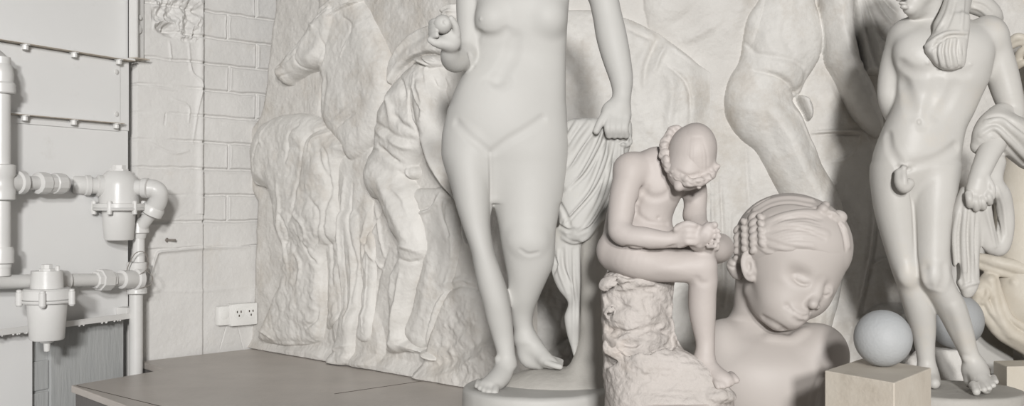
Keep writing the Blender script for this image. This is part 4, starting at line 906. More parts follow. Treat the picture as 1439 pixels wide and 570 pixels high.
# ---- standing woman with an apple
e_v = thing('marble_statue', PX(750, 560, 3.5), 'large nude standing woman in pale marble, apple in one raised hand, at the picture centre', 'statue')
v = Vol(3.5, 585, 905, -200, 568, -95, 90, VX)
v.loft([(-72, 694, 768, 6, 14), (-62, 668, 796, 4, 22), (-45, 660, 806, 2, 32), (-20, 664, 802, -2, 38), (10, 669, 799, -6, 40), (37, 670, 797, -6, 38), (60, 667, 796, -3, 36), (80, 663, 795, 0, 36), (100, 655, 795, 0, 37), (120, 644, 795, 1, 39), (140, 635, 795, 2, 42), (165, 628, 795, 3, 45), (190, 626, 794, 4, 46), (215, 626, 793, 5, 43), (232, 632, 790, 6, 38), (252, 645, 782, 6, 30), (275, 662, 765, 4, 16)], k=6, cap=8, p=2.25)
v.ell(692, 27, -27, 22, 24, 21, 0, k=14); v.ell(770, 25, -27, 22, 24, 21, 0, k=14)
v.ell(700, 146, -17, 46, 54, 22, 0, k=26)
# legs
v.loft([(160, 640, 690, 2, 20), (185, 628, 692, 2, 34), (205, 626, 692, 0, 40), (225, 626, 691, -3, 41), (265, 635, 690, -8, 38), (290, 641, 689, -12, 34), (318, 650, 689, -15, 30), (350, 661, 694, -18, 27), (375, 666, 702, -18, 25), (400, 671, 710, -15, 25), (425, 678, 716, -12, 24), (450, 684, 720, -8, 20), (475, 692, 722, -4, 16), (498, 698, 724, -4, 14), (515, 696, 726, -6, 15)], k=16, cap=5, p=2.1)
v.loft([(160, 704, 780, 6, 22), (185, 694, 791, 8, 38), (205, 692, 794, 8, 43), (225, 692, 793, 8, 44), (265, 694, 791, 6, 42), (300, 698, 785, 2, 38), (325, 702, 781, -2, 35), (345, 705, 780, -4, 33), (370, 710, 778, 2, 31), (392, 714, 769, 10, 30), (419, 716, 757, 20, 26), (443, 718, 749, 30, 20), (462, 722, 750, 34, 17), (480, 726, 758, 32, 17)], k=16, cap=5, p=2.1)
v.ell(742, 335, -26, 22, 20, 12, 0, k=14)
# left-hand foot of the picture
v.tube([(711, 512, -4, 13), (706, 526, -18, 13.5), (698, 536, -32, 12.5), (690, 542, -42, 10)], k=8)
v.tube([(700, 528, -20, 11), (688, 537, -32, 10), (680, 541, -38, 8)], k=8)
for (x0, y0, x1, y1, d, r) in ((697, 543, 695, 551, -54, 5.8), (689, 543, 686, 550, -53, 4.5), (683, 541, 680, 548, -50, 4.2), (677, 539, 674.5, 545, -46, 4), (672, 536, 670, 542, -41, 3.7)):
    v.tube([(x0, y0, d + 12, r + 1), ((x0 + x1) / 2, (y0 + y1) / 2 - 1, d + 4, r), (x1, y1, d - 2, r)], k=2.5)
# other foot, heel inside, toes to the right
v.tube([(738, 474, 34, 14), (752, 490, 26, 13.5), (766, 503, 14, 10), (777, 510, 6, 7)], k=8)
v.tube([(738, 478, 34, 13), (742, 502, 32, 13), (758, 510, 22, 9)], k=8)
v.ell(768, 507, 14, 14, 8, 14, 30, k=6)
for i in range(5): v.tube([(768 + i * 1.6, 509 - i * 1.4, 2 + i * 6, 4.6), (779 + i * 1.6, 513 - i * 1.8, -3 + i * 6, 4.4 - i * .25), (787 + i * .6, 515 - i * 2, -5 + i * 6, 4 - i * .25)], k=1.8)
# arm with the apple (picture left)
v.tube([(672, -50, 4, 24), (662, -20, 4, 20), (659, 5, 2, 18), (659, 35, -2, 17), (658, 62, -8, 15), (652, 80, -20, 14)], k=7)
v.tube([(653, 80, -20, 15), (640, 84, -36, 18), (633, 78, -54, 14), (632, 66, -68, 10.5)], k=8)
v.ell(634, 55, -74, 14, 17, 10, -20, k=6)
v.ell(624, 61, -78, 18, 9, 10, 12, k=5)
v.tube([(618, 62, -80, 6), (610, 60, -84, 4.8), (604, 56, -84, 4.2)], k=2)
for i, (y, r) in enumerate(((30, 4.2), (37, 4.6), (44, 4.6), (51, 4.4))):
    v.tube([(620, 58, -72 + i * 2, 6), (611, y + 10, -72, r + .4), (606, y + 3, -78, r), (609, y, -86, r - .3), (614, y - 1, -91, r - .8)], k=1.5)
v.tube([(642, 48, -78, 6), (640, 36, -84, 5), (634, 26, -88, 4.4)], k=3)
# hanging arm (picture right)
v.tube([(796, -50, 4, 27), (826, -38, 6, 24), (845, -10, 6, 21), (853, 20, 4, 20.5), (859, 50, 0, 21.5), (866, 80, -3, 20), (873, 110, -5, 16.5), (874, 130, -6, 13.5), (872, 146, -8, 14)], k=7)
v.ell(866, 160, -12, 22, 20, 12, 30, k=8)
v.tube([(854, 158, -16, 8), (844, 172, -22, 6), (838, 184, -22, 5)], k=4)
for i in range(4): v.tube([(856 + i * 8, 166, -20 + i, 6), (854 + i * 8, 180, -26 + i, 5.4), (856 + i * 8, 190, -20 + i, 5)], k=2)
# neck and head (above the picture)
v.tube([(732, -58, 8, 28), (730, -84, 4, 20), (726, -104, -2, 19)], k=16)
v.ell(722, -138, -4, 31, 38, 36, k=8); v.ell(716, -116, -18, 22, 28, 22, k=10); v.tube([(706, -136, -38, 3), (702, -118, -44, 5)], k=5); v.ell(708, -106, -36, 8, 3, 5, k=2)
for q in (-1, 1): v.ell(710 + q * 12, -130, -36, 7, 5, 6, k=5, op=2); v.ell(710 + q * 12, -129, -31, 6, 5, 6, k=2)
# surface modelling
v.line([(640, 172), (655, 188), (672, 202), (689, 214), (705, 204), (716, 196), (740, 182), (764, 166)], 5, -1.2, 6)
v.line([(689, 214), (690, 250), (690, 300), (693, 340)], 2, -2.4, 3)
v.dab(697, 117, 3.4, 2.8, -2.4, k=4); v.line([(684, 113), (697, 108), (712, 113)], 8, -.4, 8); v.line([(684, 120), (697, 124), (710, 120)], 6, .4, 6)
v.line([(722, 56), (718, 76), (706, 96), (700, 112)], 12, -.4, 10); v.line([(671, 48), (682, 53), (700, 52), (712, 44)], 6, -.4, 6)
v.dab(676, 27, 2.6, 2.6, 1.2, k=2); v.line([(731, 352), (742, 358), (756, 356)], 3, -1, 3)
v.line([(660, 76), (664, 92)], 3, -2.5, 3)
v.dab(700, 504, 5, 5, 1.4, k=4)
v.mesh('body', M['venus'], e_v)
h = Vol(3.5, 680, 770, -200, -80, -50, 55, VX); h.ell(726, -146, 4, 36, 38, 38, k=4); h.ell(708, -118, -36, 24, 28, 24, k=5, op=2); h.ell(740, -150, 40, 16, 16, 14, k=5)
for i in range(9): h.line([(726, -184), (700 + i * 7, -160), (690 + i * 9, -130)], 2.4, -2.4, 2)
h.mesh('hair', M['venus'], e_v)
ap = Vol(3.5, 600, 650, 10, 60, -115, -60, .003); ap.ell(622, 34, -86, 13.4, 13.4, 13.4, k=1); ap.dab(626, 31, 3, 3, -3.2, k=3); ap.dab(626, 31, 1.2, 1.2, 1.4, k=1); ap.mesh('apple', M['venus'], e_v)
# drapery gathered in her hand
c = Vol(3.5, 765, 905, 155, 525, -40, 70, VX)
c.loft([(166, 800, 884, 8, 10), (176, 792, 888, 8, 16), (200, 788, 887, 9, 20), (235, 786, 876, 10, 22), (270, 785, 862, 12, 23), (300, 784, 852, 12, 22), (322, 788, 840, 12, 20), (338, 796, 828, 12, 12)], k=6, cap=5, p=2.4)
c.loft([(320, 776, 818, 22, 14), (350, 776, 817, 24, 13), (380, 775, 816, 24, 12), (405, 784, 816, 24, 10), (425, 798, 815, 24, 8), (445, 793, 815, 22, 9), (470, 797, 815, 22, 8), (490, 803, 812, 22, 6), (502, 806, 810, 22, 3)], k=8, cap=3, p=2.2)
F_ = [[(850, 176), (838, 205), (818, 240), (796, 262)], [(858, 184), (850, 220), (832, 262), (800, 300), (790, 312)], [(866, 190), (862, 230), (850, 275), (828, 312), (806, 326)], [(872, 192), (872, 230), (862, 270), (846, 306)],
      [(842, 172), (822, 200), (804, 228), (790, 240)], [(828, 172), (812, 192), (800, 212)], [(880, 196), (886, 216)], [(812, 172), (803, 186), (796, 200)]]
for a in F_: c.line(a, 4.2, 5.0, 3)
for a in F_[:5]: c.line([(x - 7, y + 5) for x, y in a], 3.4, -5, 3)
for a in F_[:3]: c.line([(x + 6, y + 3) for x, y in a], 2.6, -3.5, 2)
c.line([(786, 318), (798, 324), (806, 322)], 3, -4, 2); c.line([(786, 286), (794, 300), (800, 318)], 3, -3, 3)
c.line([(792, 334), (806, 340), (824, 334), (838, 316), (850, 296)], 3, 3, 3)
c.line([(868, 196), (878, 204), (886, 200), (884, 192)], 3, 4, 2); c.line([(872, 200), (880, 197)], 2, -4, 1.5)
for a in ([(812, 350), (813, 390), (812, 430), (810, 480)], [(784, 352), (786, 380), (798, 412)], [(796, 345), (798, 380), (806, 410), (806, 440), (806, 480)]): c.line(a, 2.6, 2.4, 2)
for a in ([(806, 350), (807, 390), (810, 420)], [(790, 350), (792, 376), (802, 400)], [(778, 360), (782, 372), (776, 386)]): c.line(a, 2.4, -3, 2)
c.mesh('drapery', M['venus'], e_v)
t = Vol(3.5, 700, 880, 280, 562, -60, 100, .0048)
t.loft([(290, 822, 866, 28, 20), (330, 816, 862, 28, 22), (400, 815, 850, 26, 20), (450, 814, 848, 24, 19), (480, 812, 849, 22, 20), (505, 804, 852, 18, 24), (525, 792, 858, 12, 32), (545, 780, 862, 8, 42)], k=2, cap=4, p=2.1); t.ell(785, 550, 26, 88, 34, 70, 0, k=10); t.noise(.004, 12)
t.mesh('tree_trunk_support', M['plinth'], e_v)
pl = Vol(3.5, 625, 875, 505, 640, -120, 120, .005)
pl.loft([(541, 653, 855, 0, 100), (548, 650, 858, 0, 104), (575, 650, 858, 0, 104), (612, 650, 858, 0, 104)], k=1, cap=5, p=2.05); pl.noise(.002, 10)
pl.plane((0, 0, ZP + .001), (0, 0, -1), 0); pl.mesh('plinth', M['venus'], e_v)
# ---- seated boy pulling a thorn from his foot
e_b = thing('marble_statue', PX(940, 590, 3.0), 'small seated boy in rosy marble bent over his raised foot, on a rough rock seat', 'statue')
v = Vol(3.0, 830, 1055, 160, 560, -95, 110, .0038)
# back, buttock, belly
v.tube([(884, 352, 20, 34), (878, 330, 22, 30), (884, 300, 22, 31), (895, 270, 18, 34), (908, 246, 8, 32), (922, 232, -4, 26)], k=10)
v.ell(882, 350, 10, 36, 38, 44, 0, k=10)
v.ell(914, 296, 4, 32, 48, 28, 10, k=12); v.ell(924, 262, -2, 36, 34, 30, 20, k=14)
v.ell(918, 335, 4, 34, 26, 34, 0, k=12)
# shoulder and right arm (picture left)
v.ell(886, 240, -12, 25, 26, 26, -20, k=12)
v.tube([(892, 236, -12, 22), (884, 252, -20, 22), (877, 275, -28, 20.5), (873, 300, -36, 18.5), (871, 318, -44, 16.5), (875, 328, -50, 15.5)], k=6)
v.tube([(871, 325, -48, 15.5), (886, 332, -56, 16), (906, 334, -62, 15.5), (926, 336, -66, 13), (944, 337, -68, 11)], k=5)
v.ell(958, 332, -70, 15, 16, 12, 0, k=6)
for i, (y, r) in enumerate(((317, 4.8), (325, 5), (333, 5), (341, 4.6))):
    v.tube([(954, y + 2, -74, r + 1), (966, y - 1, -82, r), (977, y, -80, r), (982, y + 2, -72, r - .5)], k=1.8)
v.tube([(950, 322, -78, 5), (964, 314, -82, 4.6), (976, 316, -84, 4)], k=2.5)
# left arm (picture right), hanging from the far shoulder, hand behind the foot
v.ell(958, 248, 12, 26, 24, 24, 0, k=12)
v.tube([(968, 250, 10, 20), (976, 268, 6, 17.5), (977, 286, 0, 16), (976, 302, -6, 15.5)], k=7)
v.tube([(976, 302, -6, 15.5), (982, 314, -22, 13), (990, 322, -40, 10), (996, 328, -54, 9)], k=5)
for i in range(3): v.tube([(992, 334 + i * 4, -50, 5), (1000, 340 + i * 3, -58, 4.4), (1008, 344 + i * 2, -56, 4)], k=2)
# neck
v.tube([(926, 232, -2, 20), (944, 226, -14, 18), (958, 224, -24, 18)], k=10)
# near thigh and shin
v.tube([(868, 352, 0, 30), (890, 362, -22, 29), (920, 370, -34, 25.5), (950, 373, -42, 23.5), (972, 374, -46, 23), (985, 376, -46, 21)], k=8)
v.tube([(984, 374, -46, 22), (988, 392, -44, 20.5), (987, 412, -40, 19.5), (987, 436, -36, 19), (989, 460, -34, 16), (991, 480, -34, 13.5), (991, 500, -36, 13.5)], k=6)
v.ell(990, 368, -52, 13, 14, 12, 0, k=10)
v.tube([(988, 503, -34, 13), (986, 516, -28, 10)], k=6); v.tube([(990, 508, -38, 13), (1002, 522, -48, 13), (1014, 530, -58, 11), (1022, 535, -64, 9)], k=7)
v.ell(1016, 531, -58, 16, 8, 12, 14, k=6)
for (x0, y0, x1, y1, d, r) in ((1004, 534, 1009, 543, -72, 4.6), (1011, 533, 1017, 543, -72, 4.2), (1018, 532, 1023, 541, -70, 4), (1023, 530, 1029, 538, -66, 3.9), (1027, 527, 1035, 534, -62, 5.2)):
    v.tube([(x0, y0, d + 12, r + 1), ((x0 + x1) / 2, (y0 + y1) / 2 - 1, d + 3, r), (x1, y1, d - 1, r - .3)], k=2)
# far thigh, folded knee and shin crossing to the raised foot
v.tube([(900, 360, 28, 30), (940, 362, 22, 27), (980, 354, 12, 22), (1004, 350, 0, 19)], k=6)
v.tube([(1010, 348, 0, 21), (1006, 350, -20, 18), (996, 348, -42, 13), (986, 342, -62, 11)], k=6)
v.tube([(978, 342, -64, 10), (985, 336, -74, 11), (992, 328, -80, 11.5), (996, 319, -80, 8)], k=5)
for x, y, r in ((1004, 316, 5.4), (1009, 324.5, 4.1), (1010.5, 332, 3.9), (1009, 339, 3.7), (1005, 345.5, 3.5)):
    v.tube([(x - 10, y + 1, -80, r - .4), (x - 4, y + .5, -86, r - 1), (x, y, -87, r)], k=.8)
v.line([(984, 346), (990, 332), (998, 318)], 4, -1.4, 3)
# carving
v.line([(893, 300), (896, 284), (908, 262)], 4, -2.5, 4); v.line([(894, 300), (912, 312), (938, 314)], 3, -1.4, 3); v.dab(925, 306, 2.4, 2.4, -2.4, k=2)
v.line([(902, 268), (915, 278), (934, 276), (946, 264)], 5, -1.6, 5); v.line([(960, 344), (920, 350), (876, 346)], 3, -2.6, 3)
v.dab(946, 376, 30, 8, .8, k=8); v.line([(980, 392), (984, 398), (994, 399)], 4, -1, 4)
v.mesh('body', M['boy'], e_b)
# head: seen from above, face turned to the foot
h = Vol(3.0, 915, 1015, 165, 285, -95, 20, .0026)
h.ell(972, 214, -42, 34, 40, 40, 14, k=4)
h.ell(965, 240, -52, 28, 28, 28, 10, k=8); h.tube([(960, 256, -58, 10), (954, 262, -64, 7)], k=6)
h.tube([(982, 250, -72, 5), (982, 262, -74, 4)], k=4)
h.ell(938, 226, -34, 8, 12, 8, 20, k=3)
h.line([(950, 240), (966, 248), (986, 244)], 3, -2, 3)
h.mesh('head', M['boy'], e_b)
r_ = Vol(3.0, 915, 1015, 165, 285, -110, 20, .0024)
r_.ell(974, 214, -42, 32.5, 42, 42, 12, k=2); r_.ell(978, 232, -46, 26, 24, 32, 0, k=6)
RC = [(944, 184, -30), (937, 191, -32), (932, 199, -36), (929, 208, -40), (929, 218, -44), (932, 228, -50), (936, 237, -56), (943, 245, -62), (951, 251, -68), (960, 256, -73), (970, 259, -76), (980, 258, -76), (989, 254, -72), (996, 248, -66), (1000, 239, -60)]
r_.tube([(x + 4, y - 3, d, 5.5) for x, y, d in RC], k=8)
for i, (x, y, d) in enumerate(RC):
    r_.ell(x + 1 + (i % 2) * 2, y - 1, d, 7.5 - (i % 3), 4.2, 5, 30 + 67 * i, k=3.5); r_.ell(x + 8 - (i % 2) * 3, y - 5, d - 4, 5, 3.4, 4, 50 * i, k=3.5)
    r_.line([(x - 4, y - 3), (x + 1, y + 1), (x + 5, y - 1)], 1.6, -1.4, 1.2, 3)
for i in range(9):
    x0 = 952 + i * 5.2; r_.line([(975 + (x0 - 975) * .6, 192), (975 + (x0 - 975) * 1.0, 215), (975 + (x0 - 975) * 1.05, 238)], 1.8, -.2, 2)
r_.mesh('hair', M['boy'], e_b)
# rock seat
k_ = Vol(3.0, 835, 1045, 365, 600, -100, 100, .0042)
k_.loft([(382, 852, 948, 8, 38), (400, 846, 946, 8, 44), (440, 846, 944, 8, 46), (480, 848, 952, 6, 50), (510, 848, 980, 2, 60), (530, 849, 1000, 0, 70), (550, 851, 1020, 0, 80), (566, 852, 1028, 0, 86)], k=2, cap=3, p=2.6)
k_.tube([(905, 508, -40, 30), (960, 520, -40, 26), (1000, 548, -50, 22)], k=14); k_.ell(1005, 552, -48, 30, 12, 34, 8, k=8)
for x, y, d, rx, ry, n in ((862, 400, -36, 22, 14, 0), (905, 402, -38, 30, 13, 0), (872, 440, -38, 24, 18, 0), (912, 442, -44, 26, 18, 0), (925, 470, -30, 18, 30, 0), (866, 485, -36, 20, 22, 0)): k_.ell(x, y, d, rx, ry, 14, k=3)
fr = np.random.default_rng(3)
for i in range(70):
    a = fr.uniform(-2.6, -.5); z = fr.uniform(392, 500); nrm = np.array([math.cos(a), math.sin(a), fr.uniform(-.5, .5)])
    c = k_.w(898 + 47 * math.cos(a), z, 5 + 47 * math.sin(a)) - nrm * fr.uniform(-.003, .005)
    # local flat chisel facet
    lo = c - .045; hi = c + .045; sl, co = k_.blk(lo, hi)
    if sl is None: continue
    dd = (co[0] - c[0]) * nrm[0] + (co[1] - c[1]) * nrm[1] + (co[2] - c[2]) * nrm[2]; rad = np.sqrt((co[0] - c[0]) ** 2 + (co[1] - c[1]) ** 2 + (co[2] - c[2]) ** 2)
    sub = np.maximum(-dd, rad - .04); k_.put(sl, sub.astype(np.float32), .006, 2)
k_.line([(850, 408), (880, 412), (910, 406), (940, 412)], 4, -4, 3); k_.line([(850, 462), (880, 466), (915, 462), (940, 470)], 4, -4, 3); k_.line([(905, 414), (910, 440), (908, 462)], 3, -3, 3); k_.line([(918, 468), (926, 496)], 3, -3, 3)
k_.noise(.005, 16, 4); k_.noise(.004, 60, 2)
# tooth-chisel rows on the mound
for j in range(7):
    for i in range(11):
        x = 868 + i * 13 + (j % 2) * 6 + fr.uniform(-2, 2); y = 500 + j * 8 + i * .8
        k_.line([(x, y), (x + 9, y + 2.5)], 2.6, -1.5, 1.5, 2)
k_.mesh('rock_seat', M['rock'], e_b)
b = Vol(3.0, 835, 1050, 540, 680, -105, 105, .005)
b.loft([(556, 851, 1029, 0, 88), (560, 850, 1030, 0, 90), (640, 850, 1030, 0, 90), (668, 850, 1030, 0, 90)], k=1, cap=3, p=2.0)
b.plane((0, 0, ZP + .001), (0, 0, -1), 0); b.mesh('plinth', M['boy'], e_b)

# ---- large bust of a girl looking down
e_g = thing('marble_bust', PX(1090, 600, 3.5), 'large smooth bust of a smiling girl with braided hair looking down', 'bust')
v = Vol(3.5, 970, 1215, 255, 640, -130, 100, .0036)
Y0 = -8
v.ell(1110, 345, Y0, 73, 68, 78, 0, k=6)                                   # cranium
v.ell(1146, 352, -30, 46, 50, 48, 10, k=22)                                # forehead
v.ell(1116, 395, -34, 58, 56, 46, 24, k=20)                                # face
v.ell(1098, 424, -44, 34, 32, 32, 20, k=12); v.ell(1146, 418, -48, 15, 20, 20, 24, k=12)       # cheeks
v.ell(1110, 446, -60, 19, 16, 18, 20, k=12)                                # chin
v.tube([(1062, 408, -14, 16), (1074, 428, -28, 18), (1094, 446, -46, 18)], k=12)            # jaw
# neck and shoulders
v.tube([(1078, 350, 22, 44), (1068, 390, 22, 34), (1066, 420, 24, 34), (1070, 455, 26, 40)], k=16)
v.loft([(448, 1034, 1120, 24, 28), (462, 1012, 1156, 20, 40), (480, 996, 1174, 10, 52), (505, 988, 1184, 0, 62), (535, 990, 1178, -4, 64), (565, 1000, 1164, -4, 60), (588, 1018, 1140, -4, 48), (602, 1040, 1116, -4, 34), (612, 1056, 1100, -4, 22)], k=22, cap=6, p=2.3)
v.ell(1150, 492, -14, 40, 38, 42, 10, k=18); v.ell(1016, 486, 4, 32, 38, 36, 0, k=18)
v.ell(1166, 560, -62, 16, 34, 22, 14, k=6, op=2)
# closed eyes, brows
v.ell(1126, 389, -90, 18, 9, 18, 26, k=14, op=2); v.ell(1164, 405, -86, 13, 8, 17, 30, k=12, op=2)
v.dab(1127, 391, 13, 7.4, 3, roll=24, k=6); v.dab(1161, 408, 9.5, 6.4, 3, roll=28, k=6)
v.line([(1115, 391), (1122, 397), (1130, 400), (1138, 399)], 2.6, -3.2, 1.5); v.line([(1153, 412), (1160, 416), (1167, 413)], 2.2, -2.4, 1.5)
v.line([(1113, 385), (1122, 385), (1134, 390)], 2, -.6, 2); v.line([(1154, 403), (1162, 402), (1169, 405)], 2, -.6, 2)
dd = lambda x, y: (v.hit(x, y) - 3.5) / v.u
z1, z2, z3 = dd(1152, 394), dd(1149, 410), dd(1142, 427)
v.tube([(1153, 393, z1 + 5, 5), (1151, 404, z2 + 2.5, 5.2), (1147, 416, z3 - 1, 5.6), (1142.5, 427, z3 - 8, 7.4)], k=7)
v.ell(1134.5, 427, z3 - 1, 5.5, 4.4, 6, 20, k=3); v.ell(1148, 431, z3 - 1, 4.5, 4, 6, 20, k=3)
v.dab(1136, 432, 2.4, 1.2, -1.4, roll=26, k=1)
# mouth
v.dab(1121, 438, 17, 8, 1.6, roll=32, k=10)
v.line([(1106, 429), (1113, 435), (1120, 440), (1128, 444), (1133, 443), (1139, 439)], 2.2, -2.5, 1.6)
v.line([(1114, 433), (1120, 437), (1127, 440), (1134, 439)], 3, .8, 3); v.line([(1116, 442), (1122, 446), (1128, 448), (1132, 446)], 3.4, .9, 3.4)
v.dab(1106, 429, 2.6, 2.6, -.5, k=4); v.line([(1117, 449), (1122, 453), (1128, 453)], 3, -.7, 4)
# ear
v.ell(1053, 374, -40, 12, 22, 10, -8, k=3); v.dab(1055, 372, 8.5, 16, -5, roll=-8, k=3)
v.line([(1057, 394), (1049, 390), (1044, 378), (1043, 364), (1048, 354), (1058, 352), (1064, 358)], 2.4, 2.4, 1.5); v.line([(1052, 366), (1057, 370), (1056, 380), (1052, 386)], 2, 2, 1.5); v.dab(1060, 380, 3.2, 5, 2, k=2); v.dab(1057, 391, 4.5, 4.5, 2, k=2)
# neck crease, collar
v.line([(1072, 448), (1090, 458), (1108, 468)], 5, -1, 5); v.line([(1160, 520), (1150, 540), (1142, 570)], 5, -3, 5); v.line([(1130, 470), (1110, 480), (1080, 478)], 8, 1.0, 8)
v.mesh('body', M['bust'], e_g)
h = Vol(3.5, 1020, 1215, 258, 400, -110, 100, .003)
h.ell(1110, 341, -6, 77, 70, 82, 4, k=4); h.ell(1146, 342, -28, 47, 50, 51, 10, k=18); h.ell(1166, 352, -36, 28, 38, 32, -6, k=10)
h.ell(1130, 416, -84, 80, 62, 74, 14, k=9, op=2)
h.ell(1085, 404, -40, 46, 42, 60, 0, k=6, op=2); h.ell(1060, 430, 30, 70, 50, 90, 0, k=4, op=2)
h.line([(1083, 303), (1102, 298), (1124, 294), (1150, 292)], 2.2, -2.0, 2)
for a in ([(1080, 318), (1100, 309), (1130, 304), (1154, 306)], [(1078, 326), (1100, 320), (1130, 322), (1160, 334)], [(1068, 332), (1090, 341), (1112, 347), (1140, 350)], [(1064, 338), (1080, 348), (1098, 353), (1112, 354)],
          [(1052, 296), (1072, 282), (1100, 276)], [(1062, 300), (1084, 288), (1110, 284), (1140, 288)], [(1062, 288), (1080, 278)], [(1180, 312), (1187, 332), (1190, 350)]):
    h.line(a, 3, -1.5, 2.6); h.line([(x, y - 5) for x, y in a], 5, .6, 4)
for j in range(9):
    o_ = j * 4.2; h.line([(1084 - j, 312 + o_), (1106, 303 + o_ * 1.05), (1130, 300 + o_ * 1.1), (1152 + j, 306 + o_)], 1.4, -.7, 1.2)
for a in ([(1064, 344), (1076, 353), (1086, 355)], [(1072, 364), (1078, 370), (1082, 368)]): h.line(a, 2.2, 1.4, 2)
# crown braid behind the ear: columns of overlapping plaits
for col, (x0, y0, x1, y1, n) in enumerate(((1036, 322, 1036, 360, 5), (1046, 310, 1047, 358, 6), (1057, 304, 1059, 350, 6), (1069, 303, 1071, 340, 5))):
    for i in range(n):
        t = i / (n - 1); x = x0 + (x1 - x0) * t; y = y0 + (y1 - y0) * t + (col % 2) * 3
        s_ = h.hit(x, y); d = (s_ - 3.5) / h.u if s_ else 10
        h.ell(x + 1, y, d + 1.5, 8.4, 5.4, 6.5, 48 if col % 2 else -48, k=.8)
# ribbon knot and small braid on the forehead side
h.ell(1156, 294, -62, 8, 8, 10, 20, k=2); h.ell(1160, 288, -58, 6, 6, 8, k=2); h.ell(1180, 304, -56, 11, 9, 9, 24, k=2); h.line([(1160, 300), (1170, 306), (1182, 314), (1188, 322)], 3, 2, 1.5)
h.tube([(1164, 298, -66, 4), (1172, 300, -66, 3.4), (1180, 308, -62, 3.6)], k=1.5)
for i in range(5): h.ell(1168 + i * 4.5, 304 + i * 5, -66 + i * 3, 3.6, 3.4, 4, k=1)
# knot at the nape
h.ell(1030, 372, 6, 9, 11, 11, 10, k=2); h.ell(1036, 364, 2, 7, 6, 8, k=2); h.ell(1038, 384, 4, 5, 7, 6, k=2); h.tube([(1036, 382, 8, 10), (1050, 380, 14, 14), (1062, 372, 16, 16)], k=6)
h.line([(1022, 372), (1030, 376), (1038, 374)], 2, -2, 1.5)
h.mesh('hair', M['bust'], e_g)
q = Part(); o = PX(1090, 608, 3.5); o[2] = ZP + .0005
q.lathe([(.10, 0), (.10, .015), (.06, .03), (.05, .045), (.07, .055), (.075, .075)], o, seg=40); q.build('socle', M['plinth'], e_g)

# ---- cream stone block with a marble ball
A, B, C_ = (.967, 2.70), (.8496, 2.90), (1.157, 2.945); Dd = (B[0] + C_[0] - A[0], B[1] + C_[1] - A[1])
q = Part().prism([A, C_, Dd, B], ZP + .0005, .9155); o = q.build('stone_block', M['block'], None, smooth=False, bevel=.003)
tag(o, 'cream stone block with chipped edges, with the ball on top, at the bottom edge', 'stone block')
r = .0785; c = (1.032, 2.97, .9155 + r + .0003)
o = Part().ico(c, r, 5).build('marble_ball', M['ball'], None); tag(o, 'large bluish grey marble ball resting on the cream stone block', 'ball')
# ---- second ball behind the youth's shins, on a rough stone
q = Vol(4.47, 1250, 1420, 470, 560, -30, 30, .006); q.loft([(489, 1290, 1372, 0, 12), (510, 1275, 1390, 0, 17), (540, 1268, 1400, 0, 20)], k=1, cap=4, p=2.6); q.noise(.014, 12, 3); q.plane((0, 0, ZP + .001), (0, 0, -1), 0)
o = q.mesh('rough_stone', M['relief'], None); tag(o, 'rough low marble stone behind the feet of the standing youth', 'stone')
o = Part().ico(PX(1342, 450, 4.47), .115, 4).build('marble_ball', M['ball'], None); tag(o, 'bluish grey stone ball half hidden behind the youth statue shins', 'ball')
# ---- leaning white slab
o = Part().box((2.02, 4.78, .98), (.40, .03, .74), Matrix.Rotation(math.radians(-8), 3, 'X'), .004).build('marble_slab', M['youth'], None); tag(o, 'plain pale marble slab leaning on the relief behind the youth', 'slab')
# ---- small corner block
P0 = onfloor(1440, 568, .62); q = Part().prism([(1.915, 4.13), (2.45, 4.20), (2.45, 4.36), (1.93, 4.28)], ZP + .0005, .738); o = q.build('stone_block', M['frag'], None, smooth=False, bevel=.004)
tag(o, 'small pale stone block at the lower right picture corner', 'stone block')
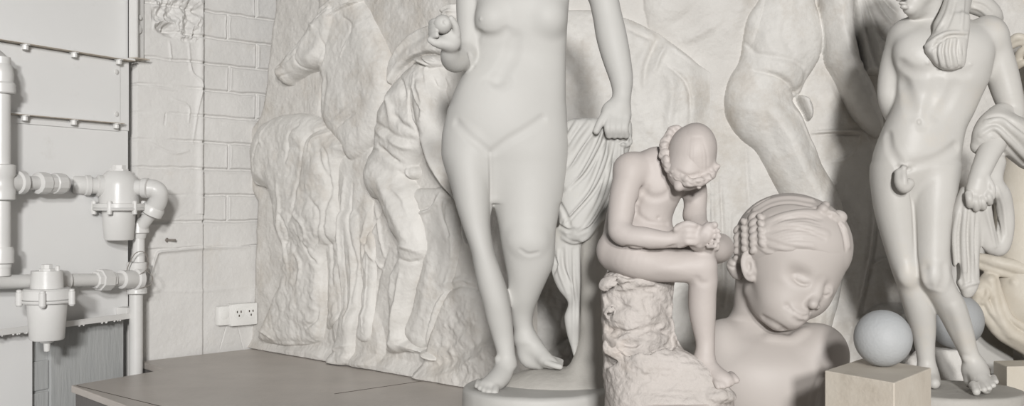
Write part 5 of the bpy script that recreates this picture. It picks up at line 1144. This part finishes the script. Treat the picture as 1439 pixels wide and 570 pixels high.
# ---- draped torso fragment cut by the right picture edge
e_f = thing('draped_statue', PX(1450, 500, 4.58), 'yellowed marble figure with blowing drapery and curly locks, cut off at the right edge', 'statue')
v = Vol(4.58, 1350, 1560, 20, 545, -40, 70, .005)
v.tube([(1500, 60, 20, 34), (1490, 120, 18, 44), (1470, 200, 16, 52), (1450, 270, 14, 48), (1444, 330, 10, 44), (1450, 390, 4, 46), (1470, 440, 0, 54), (1490, 490, 0, 50), (1500, 545, 0, 46)], k=6, flat=.8)
v.ell(1424, 420, 4, 28, 44, 30, 0, k=14); v.dab(1424, 396, 4, 4, 3, k=4); v.plane((0, 0, ZP + .001), (0, 0, -1), 0)
v.mesh('body', M['frag'], e_f)
c = Vol(4.58, 1345, 1560, 310, 530, -50, 60, .004)
c.tube([(1378, 362, 0, 7), (1400, 368, -10, 9), (1425, 374, -16, 10), (1460, 384, -20, 12), (1500, 390, -20, 12)], k=3); c.tube([(1376, 372, 2, 6), (1400, 380, -8, 7), (1430, 388, -14, 7), (1470, 398, -16, 10)], k=3)
c.tube([(1388, 392, -4, 10), (1378, 408, -6, 11), (1374, 424, -6, 9), (1378, 438, -6, 8)], k=4)
c.tube([(1392, 394, -12, 8), (1398, 420, -14, 8), (1406, 446, -16, 9), (1422, 468, -18, 10), (1450, 484, -18, 12)], k=4)
c.tube([(1380, 436, -6, 9), (1392, 450, -8, 9), (1404, 466, -10, 9), (1424, 480, -12, 9), (1450, 492, -12, 12)], k=5)
c.tube([(1398, 390, -10, 5), (1408, 420, -16, 5), (1420, 446, -20, 5), (1446, 464, -22, 7)], k=2.5)
c.tube([(1372, 408, -10, 4), (1384, 420, -14, 4.4), (1392, 436, -16, 4.4), (1404, 452, -18, 4)], k=2)
c.tube([(1384, 400, -12, 4), (1388, 412, -16, 5), (1380, 424, -14, 4)], k=2)
c.noise(.002, 40); c.mesh('blowing_drapery', M['frag'], e_f)
c = Vol(4.58, 1395, 1480, 35, 110, -40, 40, .004)
for i, a in enumerate(([(1418, 60, 0, 5), (1430, 52, -8, 6), (1446, 56, -8, 6), (1462, 50, 0, 6)], [(1420, 66, 2, 4), (1436, 60, -8, 4), (1452, 66, -6, 5)], [(1430, 84, 4, 6), (1436, 72, -4, 6), (1448, 70, -8, 6), (1460, 78, 0, 6)], [(1428, 94, 6, 5), (1440, 88, -4, 5), (1456, 92, 0, 6)])): c.tube(a, k=3)
c.ell(1462, 70, 10, 24, 30, 20, k=6); c.mesh('locks', M['frag'], e_f)
